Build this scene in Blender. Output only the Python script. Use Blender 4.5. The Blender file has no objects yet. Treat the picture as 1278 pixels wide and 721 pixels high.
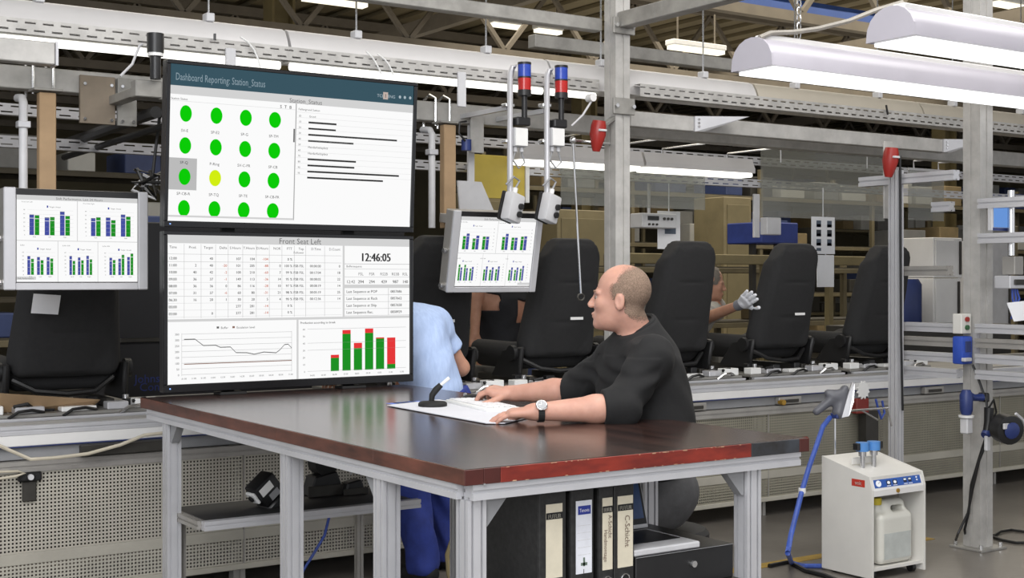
import bpy, bmesh, math, random
import numpy as np
from mathutils import Vector, Matrix
random.seed(7)
R_ = math.radians
SC = bpy.context.scene
COL = SC.collection
# ---------------------------------------------------------------- camera, world, lights, exposure
# world axes: x runs along the conveyor line, y runs across it (away from the bench), z is up
FPX, EYE, HOR, ANG = 1657.0, 1.49, 350.0, R_(34)
CA, SA = math.cos(ANG), math.sin(ANG)
cam_d = bpy.data.cameras.new('camera')
cam_d.sensor_width = 36.0
cam_d.lens = FPX / 1278 * 36
cam_d.shift_y = -(360.5 - HOR) / 1278
cam_d.clip_end = 200
cam = bpy.data.objects.new('camera', cam_d)
COL.objects.link(cam)
cam.location = (0, 0, EYE)
cam.rotation_euler = (R_(90), 0, -ANG)
SC.camera = cam

w = bpy.data.worlds.new('world')
SC.world = w
w.use_nodes = True
w.node_tree.nodes['Background'].inputs[0].default_value = (0.93, 0.95, 1.0, 1)
w.node_tree.nodes['Background'].inputs[1].default_value = 1.0

def area(name, loc, sx, sy, power, color=(1, .97, .93), rot=(0, 0, 0)):
    l = bpy.data.lights.new(name, 'AREA')
    l.shape = 'RECTANGLE'; l.size = sx; l.size_y = sy; l.energy = power; l.color = color
    o = bpy.data.objects.new(name, l)
    COL.objects.link(o); o.location = loc; o.rotation_euler = rot
    return o
area('hall_and_fill_light', (2.2, 1.6, 4.6), 5.0, 3.0, 210, (1, .98, .96))
area('hall_and_fill_light', (-0.8, 1.0, 3.6), 2.5, 2.5, 150, (.95, .97, 1), (R_(35), R_(-35), 0))  # added front fill from the camera side, no lamp known there
area('hall_and_fill_light', (5.5, 3.6, 4.6), 5.0, 1.5, 120, (1, .98, .96))
area('hall_and_fill_light', (4.5, 8.8, 4.8), 9.0, 2.0, 190, (1, .93, .80))
area('hall_and_fill_light', (14, 12, 5.0), 10.0, 8.0, 620, (1, .92, .78))
area('roof_fill_light', (12, 13, 4.3), 14.0, 10.0, 170, (1, .92, .78), (R_(180), 0, 0))  # added upward light that brightens the roof underside, not a fitting of the hall
area('hall_and_fill_light', (-2.6, -2.4, 2.8), 3.0, 2.2, 190, (.98, .98, 1), (R_(62), 0, R_(-40)))  # unseen light added behind the camera to brighten the fronts facing it

SC.view_settings.view_transform = 'Standard'
SC.view_settings.look = 'None'
SC.view_settings.exposure = 0.0
SC.view_settings.gamma = 1.0
SC.view_settings.use_curve_mapping = False

# ---------------------------------------------------------------- measuring helpers: pixel ray met with a real plane
def _ray(px, py):
    t = (px - 639) / FPX
    return Vector((t * CA + SA, -t * SA + CA, -(py - HOR) / FPX))
def PB(px, py, b):
    r = _ray(px, py); k = b / r.y
    return Vector((r.x * k, b, EYE + r.z * k))
def PA(px, py, a):
    r = _ray(px, py); k = a / r.x
    return Vector((a, r.y * k, EYE + r.z * k))
def PZ(px, py, z):
    r = _ray(px, py); k = (z - EYE) / r.z
    return Vector((r.x * k, r.y * k, z))
def PY(px, py, Y):
    r = _ray(px, py)
    return Vector((r.x * Y, r.y * Y, EYE + r.z * Y))

# ---------------------------------------------------------------- materials
def lin(c):
    if isinstance(c, str):
        c = [int(c[i:i + 2], 16) / 255 for i in (0, 2, 4)]
    return tuple((v / 12.92 if v <= .04045 else ((v + .055) / 1.055) ** 2.4) for v in c) + (1,)
MATS = {}
def mat(name, col, rough=.5, metal=0.0, var=.12, scale=12.0, bump=0.0, bscale=60.0, spec=.5, stretch=(1, 1, 1), col2=None, coat=0):
    if name in MATS: return MATS[name]
    m = bpy.data.materials.new(name); m.use_nodes = True
    nt = m.node_tree; N = nt.nodes; L = nt.links
    bs = N['Principled BSDF']
    bs.inputs['Roughness'].default_value = rough
    bs.inputs['Metallic'].default_value = metal
    bs.inputs['Specular IOR Level'].default_value = spec
    if coat: bs.inputs['Coat Weight'].default_value = coat; bs.inputs['Coat Roughness'].default_value = .08
    c = lin(col)
    tc = N.new('ShaderNodeTexCoord'); mp = N.new('ShaderNodeMapping')
    mp.inputs['Scale'].default_value = stretch
    L.new(tc.outputs['Object'], mp.inputs['Vector'])
    nz = N.new('ShaderNodeTexNoise'); nz.inputs['Scale'].default_value = scale
    nz.inputs['Detail'].default_value = 4; nz.inputs['Roughness'].default_value = .6
    L.new(mp.outputs[0], nz.inputs['Vector'])
    rp = N.new('ShaderNodeValToRGB')
    lo = tuple(v * (1 - var) for v in c[:3]) + (1,)
    hi = lin(col2) if col2 else tuple(min(1, v * (1 + var)) for v in c[:3]) + (1,)
    rp.color_ramp.elements[0].position = .3; rp.color_ramp.elements[1].position = .7
    rp.color_ramp.elements[0].color = lo; rp.color_ramp.elements[1].color = hi
    L.new(nz.outputs['Fac'], rp.inputs['Fac']); L.new(rp.outputs[0], bs.inputs['Base Color'])
    if bump:
        n2 = N.new('ShaderNodeTexNoise'); n2.inputs['Scale'].default_value = bscale; n2.inputs['Detail'].default_value = 3
        L.new(mp.outputs[0], n2.inputs['Vector'])
        bp = N.new('ShaderNodeBump'); bp.inputs['Strength'].default_value = bump; bp.inputs['Distance'].default_value = .01
        L.new(n2.outputs['Fac'], bp.inputs['Height']); L.new(bp.outputs[0], bs.inputs['Normal'])
    MATS[name] = m
    return m
def emis(name, col, strength=1.0, sample=False):
    if name in MATS: return MATS[name]
    m = bpy.data.materials.new(name); m.use_nodes = True
    nt = m.node_tree; nt.nodes.clear()
    e = nt.nodes.new('ShaderNodeEmission'); o = nt.nodes.new('ShaderNodeOutputMaterial')
    e.inputs[0].default_value = lin(col); e.inputs[1].default_value = strength
    nt.links.new(e.outputs[0], o.inputs[0])
    m.cycles.emission_sampling = 'AUTO' if sample else 'NONE'
    MATS[name] = m
    return m
def perforated(name, col, pitch, hole, rough=.5, metal=.2):
    m = mat(name, col, rough, metal, .1, 5)
    nt = m.node_tree; N = nt.nodes; L = nt.links
    tc = N.new('ShaderNodeTexCoord'); sp = N.new('ShaderNodeSeparateXYZ'); L.new(tc.outputs['Object'], sp.inputs[0])
    ms = []
    for ax in ('X', 'Z'):
        d = N.new('ShaderNodeMath'); d.operation = 'DIVIDE'; d.inputs[1].default_value = pitch; L.new(sp.outputs[ax], d.inputs[0])
        fr = N.new('ShaderNodeMath'); fr.operation = 'FRACT'; L.new(d.outputs[0], fr.inputs[0])
        sb = N.new('ShaderNodeMath'); sb.operation = 'SUBTRACT'; sb.inputs[1].default_value = .5; L.new(fr.outputs[0], sb.inputs[0])
        ab = N.new('ShaderNodeMath'); ab.operation = 'ABSOLUTE'; L.new(sb.outputs[0], ab.inputs[0])
        lt = N.new('ShaderNodeMath'); lt.operation = 'LESS_THAN'; lt.inputs[1].default_value = hole / pitch / 2; L.new(ab.outputs[0], lt.inputs[0])
        ms.append(lt)
    mu = N.new('ShaderNodeMath'); mu.operation = 'MULTIPLY'; L.new(ms[0].outputs[0], mu.inputs[0]); L.new(ms[1].outputs[0], mu.inputs[1])
    tr = N.new('ShaderNodeBsdfTransparent'); mx = N.new('ShaderNodeMixShader')
    L.new(mu.outputs[0], mx.inputs[0]); L.new(N['Principled BSDF'].outputs[0], mx.inputs[1]); L.new(tr.outputs[0], mx.inputs[2])
    L.new(mx.outputs[0], N['Material Output'].inputs[0])
    return m
def sheer(name, col, alpha, rough=.15):
    m = mat(name, col, rough, 0, .05, 3)
    nt = m.node_tree; N = nt.nodes; L = nt.links
    tr = N.new('ShaderNodeBsdfTransparent'); tr.inputs[0].default_value = (.92, .93, .9, 1); mx = N.new('ShaderNodeMixShader'); mx.inputs[0].default_value = alpha
    L.new(tr.outputs[0], mx.inputs[1]); L.new(N['Principled BSDF'].outputs[0], mx.inputs[2]); L.new(mx.outputs[0], N['Material Output'].inputs[0])
    return m

ALU = mat('aluminium', 'c6c6c9', .38, .35, .06, 6, stretch=(1, 1, 1))
ALUD = mat('worn_aluminium', 'a09d98', .45, .35, .14, 5)
GALV = mat('galvanised_steel', '96948f', .5, .3, .22, 9)
GALVL = mat('light_galvanised_steel', 'b4b2ae', .5, .2, .16, 9)
STEELD = mat('dark_steel', '3c3a36', .5, .3, .2, 8)
BLACKP = mat('black_plastic', '1a1a1b', .42, 0, .15, 20)
BLACKM = mat('black_matt', '151515', .7, 0, .2, 10)
GREYP = mat('grey_plastic', '8d8e90', .45, 0, .06, 10)
LGREYP = mat('light_grey_plastic', 'c4c4c6', .45, 0, .06, 10)
WHITEP = mat('white_plastic', 'e6e6e4', .4, 0, .04, 8)
WHITEPT = mat('white_paint', 'dedddb', .35, 0, .05, 4)
CREAM = mat('cream_paint', 'd8d6d0', .42, 0, .05, 4)
PAPER = mat('paper', 'e8e9ec', .8, 0, .03, 6)
BLUEP = mat('blue_plastic', '2f4fae', .4, 0, .12, 8)
BLUED = mat('dark_blue_plastic', '26356b', .45, 0, .2, 8)
REDP = mat('red_plastic', '94241d', .4, 0, .12, 8)
RUBBER = mat('rubber', '141414', .6, 0, .1, 15)
CHROME = mat('chrome', 'd8d8d8', .18, .9, .03, 8)
TANB = mat('tan_board', 'a58a6a', .75, 0, .12, 7)
BEIGE = mat('beige_paint', '857a5c', .6, 0, .15, 3)
OLIVE = mat('olive_paint', '6b6040', .65, 0, .2, 3)
SEATF = mat('seat_fabric', '232324', .85, 0, .12, 40, bump=.12, bscale=300)
SEATP = mat('seat_plastic', '1b1b1c', .5, 0, .12, 12)
YELLOW = mat('yellow_sheet', 'c7b04a', .55, 0, .1, 4)

# ---------------------------------------------------------------- mesh builder
class MB:
    def __init__(self): self.bm = bmesh.new(); self.mi = 0
    def _v(self, pts): return [self.bm.verts.new(p) for p in pts]
    def _f(self, vs):
        try:
            f = self.bm.faces.new(vs); f.material_index = self.mi; return f
        except ValueError: return None
    def hexa(self, p, bev=0, seg=1):
        v = self._v(p)
        fs = [self._f([v[i] for i in q]) for q in ((3, 2, 1, 0), (4, 5, 6, 7), (0, 1, 5, 4), (1, 2, 6, 5), (2, 3, 7, 6), (3, 0, 4, 7))]
        if bev:
            es = list({e for f in fs for e in f.edges})
            r = bmesh.ops.bevel(self.bm, geom=es, offset=bev, segments=seg, profile=.5, affect='EDGES')
            for f in r['faces']: f.material_index = self.mi
        return self
    def box(self, x0, x1, y0, y1, z0, z1, bev=0, seg=1, M=None):
        p = [(x0, y0, z0), (x1, y0, z0), (x1, y1, z0), (x0, y1, z0), (x0, y0, z1), (x1, y0, z1), (x1, y1, z1), (x0, y1, z1)]
        p = [Vector(q) for q in p]
        if M: p = [M @ q for q in p]
        return self.hexa(p, bev, seg)
    def cbox(self, c, sx, sy, sz, bev=0, seg=1, M=None):
        c = Vector(c)
        p = [Vector((a * sx / 2, b * sy / 2, d * sz / 2)) for d in (-1, 1) for a, b in ((-1, -1), (1, -1), (1, 1), (-1, 1))]
        p = [(M @ q if M else q) + c for q in p]
        return self.hexa(p, bev, seg)
    def bar(self, p0, p1, w, h, bev=0, up=(0, 0, 1)):
        p0, p1 = Vector(p0), Vector(p1); d = (p1 - p0).normalized(); up = Vector(up)
        if abs(d.dot(up)) > .98: up = Vector((1, 0, 0))
        sx = d.cross(up).normalized(); uz = sx.cross(d)
        p = []
        for q in (p0, p1):
            p += [q - sx * w / 2 - uz * h / 2, q + sx * w / 2 - uz * h / 2, q + sx * w / 2 + uz * h / 2, q - sx * w / 2 + uz * h / 2]
        return self.hexa(p, bev)
    def sweep(self, sect, p0, p1, up=(0, 0, 1), cap=True):
        p0, p1 = Vector(p0), Vector(p1); d = (p1 - p0).normalized(); up = Vector(up)
        if abs(d.dot(up)) > .98: up = Vector((0, 1, 0))
        sx = d.cross(up).normalized(); uz = sx.cross(d)
        r0 = self._v([p0 + sx * x + uz * y for x, y in sect]); r1 = self._v([p1 + sx * x + uz * y for x, y in sect])
        n = len(sect)
        for i in range(n): self._f([r0[i], r0[(i + 1) % n], r1[(i + 1) % n], r1[i]])
        if cap: self._f(r0[::-1]); self._f(r1)
        return self
    def profile(self, p0, p1, size=.04, slots=1):
        h = size / 2; g = size * .1; k = size * .14
        if slots == 2: cs = (-h / 2, h / 2); g *= .6
        else: cs = (0,)
        side = [(-h, -h)]
        for q in cs: side += [(q - g, -h), (q - g * 1.1, -h + k), (q + g * 1.1, -h + k), (q + g, -h)]
        pts = []
        for r in range(4):
            for x, y in side:
                for _ in range(r): x, y = -y, x
                pts.append((x, y))
        return self.sweep(pts, p0, p1)
    def tube(self, pts, r, seg=8, cap=True):
        pts = [Vector(p) for p in pts]; n = len(pts)
        rr = r if isinstance(r, (list, tuple)) else [r] * n
        rings = []; prev = None
        for i, p in enumerate(pts):
            d = (pts[min(i + 1, n - 1)] - pts[max(i - 1, 0)])
            d = d.normalized() if d.length > 1e-9 else Vector((0, 0, 1))
            if prev is None:
                a = Vector((0, 0, 1)) if abs(d.z) < .9 else Vector((1, 0, 0))
                sx = d.cross(a).normalized()
            else:
                sx = (prev - d * prev.dot(d))
                sx = sx.normalized() if sx.length > 1e-6 else d.orthogonal().normalized()
            prev = sx; uz = sx.cross(d)
            rings.append(self._v([p + (sx * math.cos(2 * math.pi * k / seg) + uz * math.sin(2 * math.pi * k / seg)) * rr[i] for k in range(seg)]))
        for a, b in zip(rings, rings[1:]):
            for k in range(seg): self._f([a[k], b[k], b[(k + 1) % seg], a[(k + 1) % seg]])
        if cap: self._f(rings[0]); self._f(rings[-1][::-1])
        return self
    def lathe(self, prof, c, axis=(0, 0, 1), seg=16):
        c = Vector(c); ax = Vector(axis).normalized()
        q = Vector((0, 0, 1)).rotation_difference(ax).to_matrix()
        rings = []
        for r, z in prof:
            rings.append(self._v([c + q @ Vector((max(r, 1e-4) * math.cos(2 * math.pi * k / seg), max(r, 1e-4) * math.sin(2 * math.pi * k / seg), z)) for k in range(seg)]))
        for a, b in zip(rings, rings[1:]):
            for k in range(seg): self._f([a[k], a[(k + 1) % seg], b[(k + 1) % seg], b[k]])
        self._f(rings[0][::-1]); self._f(rings[-1])
        return self
    def cyl(self, p0, p1, r, seg=14, r1=None):
        p0, p1 = Vector(p0), Vector(p1); L = (p1 - p0).length
        return self.lathe([(r, 0), (r if r1 is None else r1, L)], p0, p1 - p0, seg)
    def ball(self, c, r, seg=10):
        rx = r if isinstance(r, (tuple, list)) else (r, r, r)
        prof = [(math.sin(math.pi * i / seg), -math.cos(math.pi * i / seg)) for i in range(seg + 1)]
        n0 = len(self.bm.verts); self.bm.verts.ensure_lookup_table()
        self.lathe(prof, (0, 0, 0), (0, 0, 1), seg + 4)
        self.bm.verts.ensure_lookup_table()
        for v in list(self.bm.verts)[n0:]:
            v.co = Vector((v.co.x * rx[0] + c[0], v.co.y * rx[1] + c[1], v.co.z * rx[2] + c[2]))
        return self
    def poly(self, pts): self._f(self._v(pts)); return self
    def slab(self, pts, thick):
        pts = [Vector(p) for p in pts]
        n = (pts[1] - pts[0]).cross(pts[2] - pts[0]).normalized() * thick
        a = self._v(pts); b = self._v([p - n for p in pts]); k = len(pts)
        self._f(a); self._f(b[::-1])
        for i in range(k): self._f([a[i], b[i], b[(i + 1) % k], a[(i + 1) % k]])
        return self
    def quadgrid(self, V, Fc):
        vs = self._v(V)
        for f in Fc: self._f([vs[i] for i in f])
        return self
    def build(self, name, mats, parent=None, smooth=False, M=None):
        if not isinstance(mats, (list, tuple)): mats = [mats]
        me = bpy.data.meshes.new(name)
        o = bpy.data.objects.new(name, me); COL.objects.link(o)
        bmesh.ops.recalc_face_normals(self.bm, faces=self.bm.faces) if len(self.bm.faces) < 60000 else None
        if M: self.bm.transform(M)
        if parent is not None:
            o.parent = parent
            wm = WM.get(parent.name)
            if wm is not None:
                self.bm.transform(wm.inverted()); WM[o.name] = wm
        else:
            xs = [v.co for v in self.bm.verts]
            mn = Vector([min(c[i] for c in xs) for i in range(3)]); mx = Vector([max(c[i] for c in xs) for i in range(3)])
            base = Vector(((mn.x + mx.x) / 2, (mn.y + mx.y) / 2, mn.z))
            self.bm.transform(Matrix.Translation(-base)); o.location = base; WM[o.name] = Matrix.Translation(base)
        self.bm.to_mesh(me); self.bm.free()
        for m in mats: me.materials.append(m)
        if smooth:
            me.polygons.foreach_set('use_smooth', [True] * len(me.polygons))
            me.set_sharp_from_angle(angle=R_(40))
        return o
WM = {}
def tag(o, label, cat, group=None):
    o['label'] = label; o['category'] = cat
    if group: o['group'] = group
    return o
def thing(name, label, cat, loc, group=None, rotz=0):
    o = bpy.data.objects.new(name, None); COL.objects.link(o)
    o.location = loc; o.rotation_euler = (0, 0, rotz); o.empty_display_size = .05
    WM[o.name] = Matrix.Translation(Vector(loc)) @ Matrix.Rotation(rotz, 4, 'Z')
    return tag(o, label, cat, group)
def struct(o): o['kind'] = 'structure'; return o
def dup(root, loc, label, group=None, rotz=None):
    r = root.copy(); COL.objects.link(r); r.location = loc; r['label'] = label
    if rotz is not None: r.rotation_euler = (0, 0, rotz)
    if group: r['group'] = group
    WM[r.name] = Matrix.Translation(Vector(loc)) @ Matrix.Rotation(r.rotation_euler.z, 4, 'Z')
    for ch in list(root.children):
        k = ch.copy(); COL.objects.link(k); k.parent = r
        for g in list(ch.children):
            d = g.copy(); COL.objects.link(d); d.parent = k
    return r

# ---------------------------------------------------------------- lettering: glyph outlines filled once, then laid out by hand
GL = {}
def _glyphs():
    chars = [chr(i) for i in range(33, 127)]
    obs = []
    def mk(t):
        cu = bpy.data.curves.new('t', 'FONT'); cu.body = t; cu.size = 1; cu.resolution_u = 2
        o = bpy.data.objects.new('t', cu); COL.objects.link(o); obs.append(o); return o
    a = [(ch, mk(ch), mk(ch + 'I')) for ch in chars]; i0 = mk('I')
    dg = bpy.context.evaluated_depsgraph_get()
    def geo(o):
        e = o.evaluated_get(dg); me = e.to_mesh()
        V = [tuple(v.co[:2]) for v in me.vertices]; Fc = [tuple(p.vertices) for p in me.polygons]
        e.to_mesh_clear(); return V, Fc
    im = max(v[0] for v in geo(i0)[0])
    for ch, o, o2 in a:
        V, Fc = geo(o); V2, _ = geo(o2)
        GL[ch] = (V, Fc, max(v[0] for v in V2) - im)
    for o in obs:
        cu = o.data; bpy.data.objects.remove(o); bpy.data.curves.remove(cu)
_glyphs()
def text_w(t): return sum(GL[c][2] if c in GL else .3 for c in t)
def put_text(mb, t, org, ex, ey, size, align='l', sx=1.0, bold=0):
    """org = left end of the baseline; ex, ey unit vectors of the page"""
    org = Vector(org); ex = Vector(ex); ey = Vector(ey)
    wd = text_w(t) * size * sx
    if align == 'c': org = org - ex * wd / 2
    if align == 'r': org = org - ex * wd
    x = 0
    for c in t:
        if c not in GL: x += .3 * size * sx; continue
        V, Fc, adv = GL[c]
        for dx in ((0, bold) if bold else (0,)):
            vs = mb._v([org + ex * (x + v[0] * size * sx + dx * size) + ey * (v[1] * size) for v in V])
            for f in Fc: mb._f([vs[i] for i in f])
        x += adv * size * sx

class Page:
    """flat printed or displayed page: fractions, y down"""
    def __init__(self, org, ex, ey, W, H, warp=1.0):
        self.o = Vector(org); self.ex = Vector(ex).normalized(); self.ey = Vector(ey).normalized(); self.W = W; self.H = H
        self.n = self.ex.cross(self.ey).normalized(); self.mb = MB(); self.m = []; self.k = {}; self.warp = 1.0
    def mi(self, m):
        if m.name not in self.k: self.k[m.name] = len(self.m); self.m.append(m)
        self.mb.mi = self.k[m.name]
    def p(self, x, y, l=0):
        x = x / (self.warp - (self.warp - 1) * x)
        return self.o + self.ex * (x * self.W) + self.ey * ((1 - y) * self.H) + self.n * (.0004 * l)
    def rect(self, x0, y0, x1, y1, m, l=1):
        self.mi(m); self.mb.poly([self.p(x0, y1, l), self.p(x1, y1, l), self.p(x1, y0, l), self.p(x0, y0, l)])
    def disc(self, x, y, rx, ry, m, l=2, n=24):
        self.mi(m); self.mb.poly([self.p(x + rx * math.cos(2 * math.pi * i / n), y + ry * math.sin(-2 * math.pi * i / n), l) for i in range(n)])
    def line(self, pts, wd, m, l=2):
        self.mi(m)
        for (x0, y0), (x1, y1) in zip(pts, pts[1:]):
            self.mb.poly([self.p(x0, y0 + wd, l), self.p(x1, y1 + wd, l), self.p(x1, y1 - wd, l), self.p(x0, y0 - wd, l)])
    def text(self, x, y, t, size, m, align='l', l=3, sx=1.0, bold=0):
        self.mi(m); put_text(self.mb, t, self.p(x, y, l), self.ex, self.ey, size * self.H, align, sx, bold)
    def build(self, name, parent): return self.mb.build(name, self.m, parent)

# ---------------------------------------------------------------- soft bodies: distance field + surface nets
class SDF:
    def __init__(self, lo, hi, h):
        self.lo = np.array(lo, float); self.h = h
        self.n = (np.ceil((np.array(hi, float) - self.lo) / h).astype(int) + 1)
        self.D = np.full(self.n, .08, np.float32)
    def _win(self, lo, hi):
        i0 = np.clip(np.floor((np.array(lo) - self.lo) / self.h).astype(int), 0, self.n); i1 = np.clip(np.ceil((np.array(hi) - self.lo) / self.h).astype(int) + 1, 0, self.n)
        sl = tuple(slice(a, b) for a, b in zip(i0, i1))
        ax = [(self.lo[k] + self.h * np.arange(i0[k], i1[k])).astype(np.float32) for k in range(3)]
        return sl, ax[0][:, None, None], ax[1][None, :, None], ax[2][None, None, :]
    def _mix(self, sl, d, k, sub):
        D = self.D[sl]
        if D.size == 0: return
        if sub:
            b = -d; hh = np.clip(.5 - .5 * (b - D) / k, 0, 1); self.D[sl] = b + (D - b) * hh + k * hh * (1 - hh)
        else:
            hh = np.clip(.5 + .5 * (d - D) / k, 0, 1); self.D[sl] = d + (D - d) * hh - k * hh * (1 - hh)
    def cap(self, p0, p1, r0, r1=None, k=.015, sub=False):
        r1 = r0 if r1 is None else r1
        p0 = np.array(p0, float); p1 = np.array(p1, float); m = max(r0, r1) + k + 3 * self.h
        sl, X, Y, Z = self._win(np.minimum(p0, p1) - m, np.maximum(p0, p1) + m)
        ba = p1 - p0; L2 = max(float(ba @ ba), 1e-9)
        t = np.clip(((X - p0[0]) * ba[0] + (Y - p0[1]) * ba[1] + (Z - p0[2]) * ba[2]) / L2, 0, 1)
        d = np.sqrt((X - p0[0] - ba[0] * t) ** 2 + (Y - p0[1] - ba[1] * t) ** 2 + (Z - p0[2] - ba[2] * t) ** 2) - (r0 + (r1 - r0) * t)
        self._mix(sl, d.astype(np.float32), k, sub); return self
    def _loc(self, c, R, X, Y, Z):
        x, y, z = X - c[0], Y - c[1], Z - c[2]
        if R is None: return x + 0 * y + 0 * z, y + 0 * x + 0 * z, z + 0 * x + 0 * y
        return tuple(R[0][i] * x + R[1][i] * y + R[2][i] * z for i in range(3))   # R columns = local axes
    def ell(self, c, r, R=None, k=.015, sub=False):
        m = max(r) + k + 3 * self.h; c = np.array(c, float)
        sl, X, Y, Z = self._win(c - m, c + m)
        q = self._loc(c, R, X, Y, Z)
        k0 = np.sqrt((q[0] / r[0]) ** 2 + (q[1] / r[1]) ** 2 + (q[2] / r[2]) ** 2)
        k1 = np.sqrt((q[0] / r[0] ** 2) ** 2 + (q[1] / r[1] ** 2) ** 2 + (q[2] / r[2] ** 2) ** 2) + 1e-6
        self._mix(sl, (k0 * (k0 - 1) / k1).astype(np.float32), k, sub); return self
    def rbox(self, c, hs, rad, R=None, k=.015, sub=False, taper=0):
        m = math.sqrt(sum(v * v for v in hs)) + k + 3 * self.h; c = np.array(c, float)
        sl, X, Y, Z = self._win(c - m, c + m)
        q = self._loc(c, R, X, Y, Z)
        sc = 1 - taper * (q[2] / hs[2] * .5 + .5)
        e = [np.abs(q[0]) - (hs[0] * sc - rad), np.abs(q[1]) - (hs[1] - rad), np.abs(q[2]) - (hs[2] - rad)]
        d = np.sqrt(np.maximum(e[0], 0) ** 2 + np.maximum(e[1], 0) ** 2 + np.maximum(e[2], 0) ** 2) + np.minimum(np.maximum(np.maximum(e[0], e[1]), e[2]), 0) - rad
        self._mix(sl, d.astype(np.float32), k, sub); return self
    def cut(self, p, n, lo=None, hi=None):
        n = np.array(n, float); n /= np.linalg.norm(n)
        sl, X, Y, Z = self._win(self.lo if lo is None else lo, self.lo + self.n * self.h if hi is None else hi)
        self.D[sl] = np.maximum(self.D[sl], ((X - p[0]) * n[0] + (Y - p[1]) * n[1] + (Z - p[2]) * n[2]).astype(np.float32)); return self
    def ripple(self, fn):
        sl, X, Y, Z = self._win(self.lo, self.lo + self.n * self.h)
        self.D += fn(X, Y, Z).astype(np.float32)
        return self
    def mesh(self):
        D = self.D; S = (D < 0)
        cnt = np.zeros(tuple(np.array(D.shape) - 1), np.uint8)
        O = [(i, j, k) for i in (0, 1) for j in (0, 1) for k in (0, 1)]
        def sub(A, o): return A[o[0]:A.shape[0] - 1 + o[0], o[1]:A.shape[1] - 1 + o[1], o[2]:A.shape[2] - 1 + o[2]]
        for o in O: cnt += sub(S, o)
        idx = np.argwhere((cnt > 0) & (cnt < 8)); del cnt
        acc = np.zeros((len(idx), 3)); num = np.zeros(len(idx))
        vals = {o: D[idx[:, 0] + o[0], idx[:, 1] + o[1], idx[:, 2] + o[2]].astype(float) for o in O}
        for o in O:
            for ax in range(3):
                if o[ax]: continue
                o2 = list(o); o2[ax] = 1; o2 = tuple(o2)
                a, b = vals[o], vals[o2]; mk = (a < 0) != (b < 0)
                t = np.where(mk, a / np.where(mk, a - b, 1), 0)
                P = np.tile(np.array(o, float), (len(idx), 1)); P[:, ax] = t
                acc[mk] += P[mk]; num[mk] += 1
        V = self.lo + (idx + acc / num[:, None]) * self.h
        vid = np.full(tuple(np.array(D.shape) - 1), -1, np.int32); vid[idx[:, 0], idx[:, 1], idx[:, 2]] = np.arange(len(idx))
        Q = []
        for ax in range(3):
            A = np.take(S, np.arange(0, S.shape[ax] - 1), ax); B = np.take(S, np.arange(1, S.shape[ax]), ax)
            e = np.argwhere(A != B)
            b1, b2 = [(1, 2), (2, 0), (0, 1)][ax]
            e = e[(e[:, b1] > 0) & (e[:, b2] > 0) & (e[:, b1] < S.shape[b1] - 1) & (e[:, b2] < S.shape[b2] - 1)]
            inside = A[e[:, 0], e[:, 1], e[:, 2]]
            q = []
            for d1, d2 in ((-1, -1), (0, -1), (0, 0), (-1, 0)):
                f = e.copy(); f[:, b1] += d1; f[:, b2] += d2
                q.append(vid[f[:, 0], f[:, 1], f[:, 2]])
            q = np.stack(q, 1); q[~inside] = q[~inside][:, ::-1]
            Q.append(q)
        Q = np.concatenate(Q); Q = Q[(Q >= 0).all(1)]
        return V, Q
def soft(name, VQ, m, parent=None, mat_fn=None):
    V, Q = VQ
    me = bpy.data.meshes.new(name)
    off = Vector((0, 0, 0))
    o = bpy.data.objects.new(name, me); COL.objects.link(o)
    if parent is not None:
        o.parent = parent; wm = WM[parent.name]; WM[o.name] = wm
        iv = np.array(wm.inverted()); V = V @ iv[:3, :3].T + iv[:3, 3]
    me.vertices.add(len(V)); me.vertices.foreach_set('co', np.ascontiguousarray(V, np.float32).ravel())
    me.loops.add(Q.size); me.loops.foreach_set('vertex_index', np.ascontiguousarray(Q, np.int32).ravel())
    me.polygons.add(len(Q)); me.polygons.foreach_set('loop_start', np.arange(0, Q.size, 4, dtype=np.int32))
    me.polygons.foreach_set('loop_total', np.full(len(Q), 4, np.int32))
    me.polygons.foreach_set('use_smooth', np.ones(len(Q), bool))
    me.update(calc_edges=True); me.validate()
    for mm in (m if isinstance(m, (list, tuple)) else [m]): me.materials.append(mm)
    return o
# ================================================================= the hall
conc = mat('concrete_floor', '6f6a64', .32, 0, .22, 1.6, bump=.08, bscale=30)
struct(MB().box(-12, 36, -8, 32, -.1, 0).build('floor', conc))
roofm = mat('roof_sheet', '857a60', .8, 0, .2, .8)
m = MB()
for i in range(96):                                         # ribbed sheet roof
    x = -12 + i * .5
    m.hexa([Vector(p) for p in ((x, -8, 5.7), (x + .26, -8, 5.7), (x + .26, 32, 5.7), (x, 32, 5.7), (x, -8, 5.76), (x + .26, -8, 5.76), (x + .26, 32, 5.76), (x, 32, 5.76))])
m.box(-12, 36, -8, 32, 5.77, 5.9)
struct(m.build('ceiling', roofm))
wallm = mat('hall_wall', '6e664f', .8, 0, .22, .5)
struct(MB().box(-12, 36, 31.6, 32, 0, 5.7).build('wall_back', wallm))
struct(MB().box(35.6, 36, -8, 31.6, 0, 5.7).build('wall_right', wallm))
# painted line and kerb grating on the floor
ochre = mat('floor_line_paint', '9a7d2f', .6, 0, .3, 9)
p = PZ(1215, 676, .001)
struct(MB().box(4.6, 6.3, 4.98, 5.06, .0, .003).build('trim_1', ochre))
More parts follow.
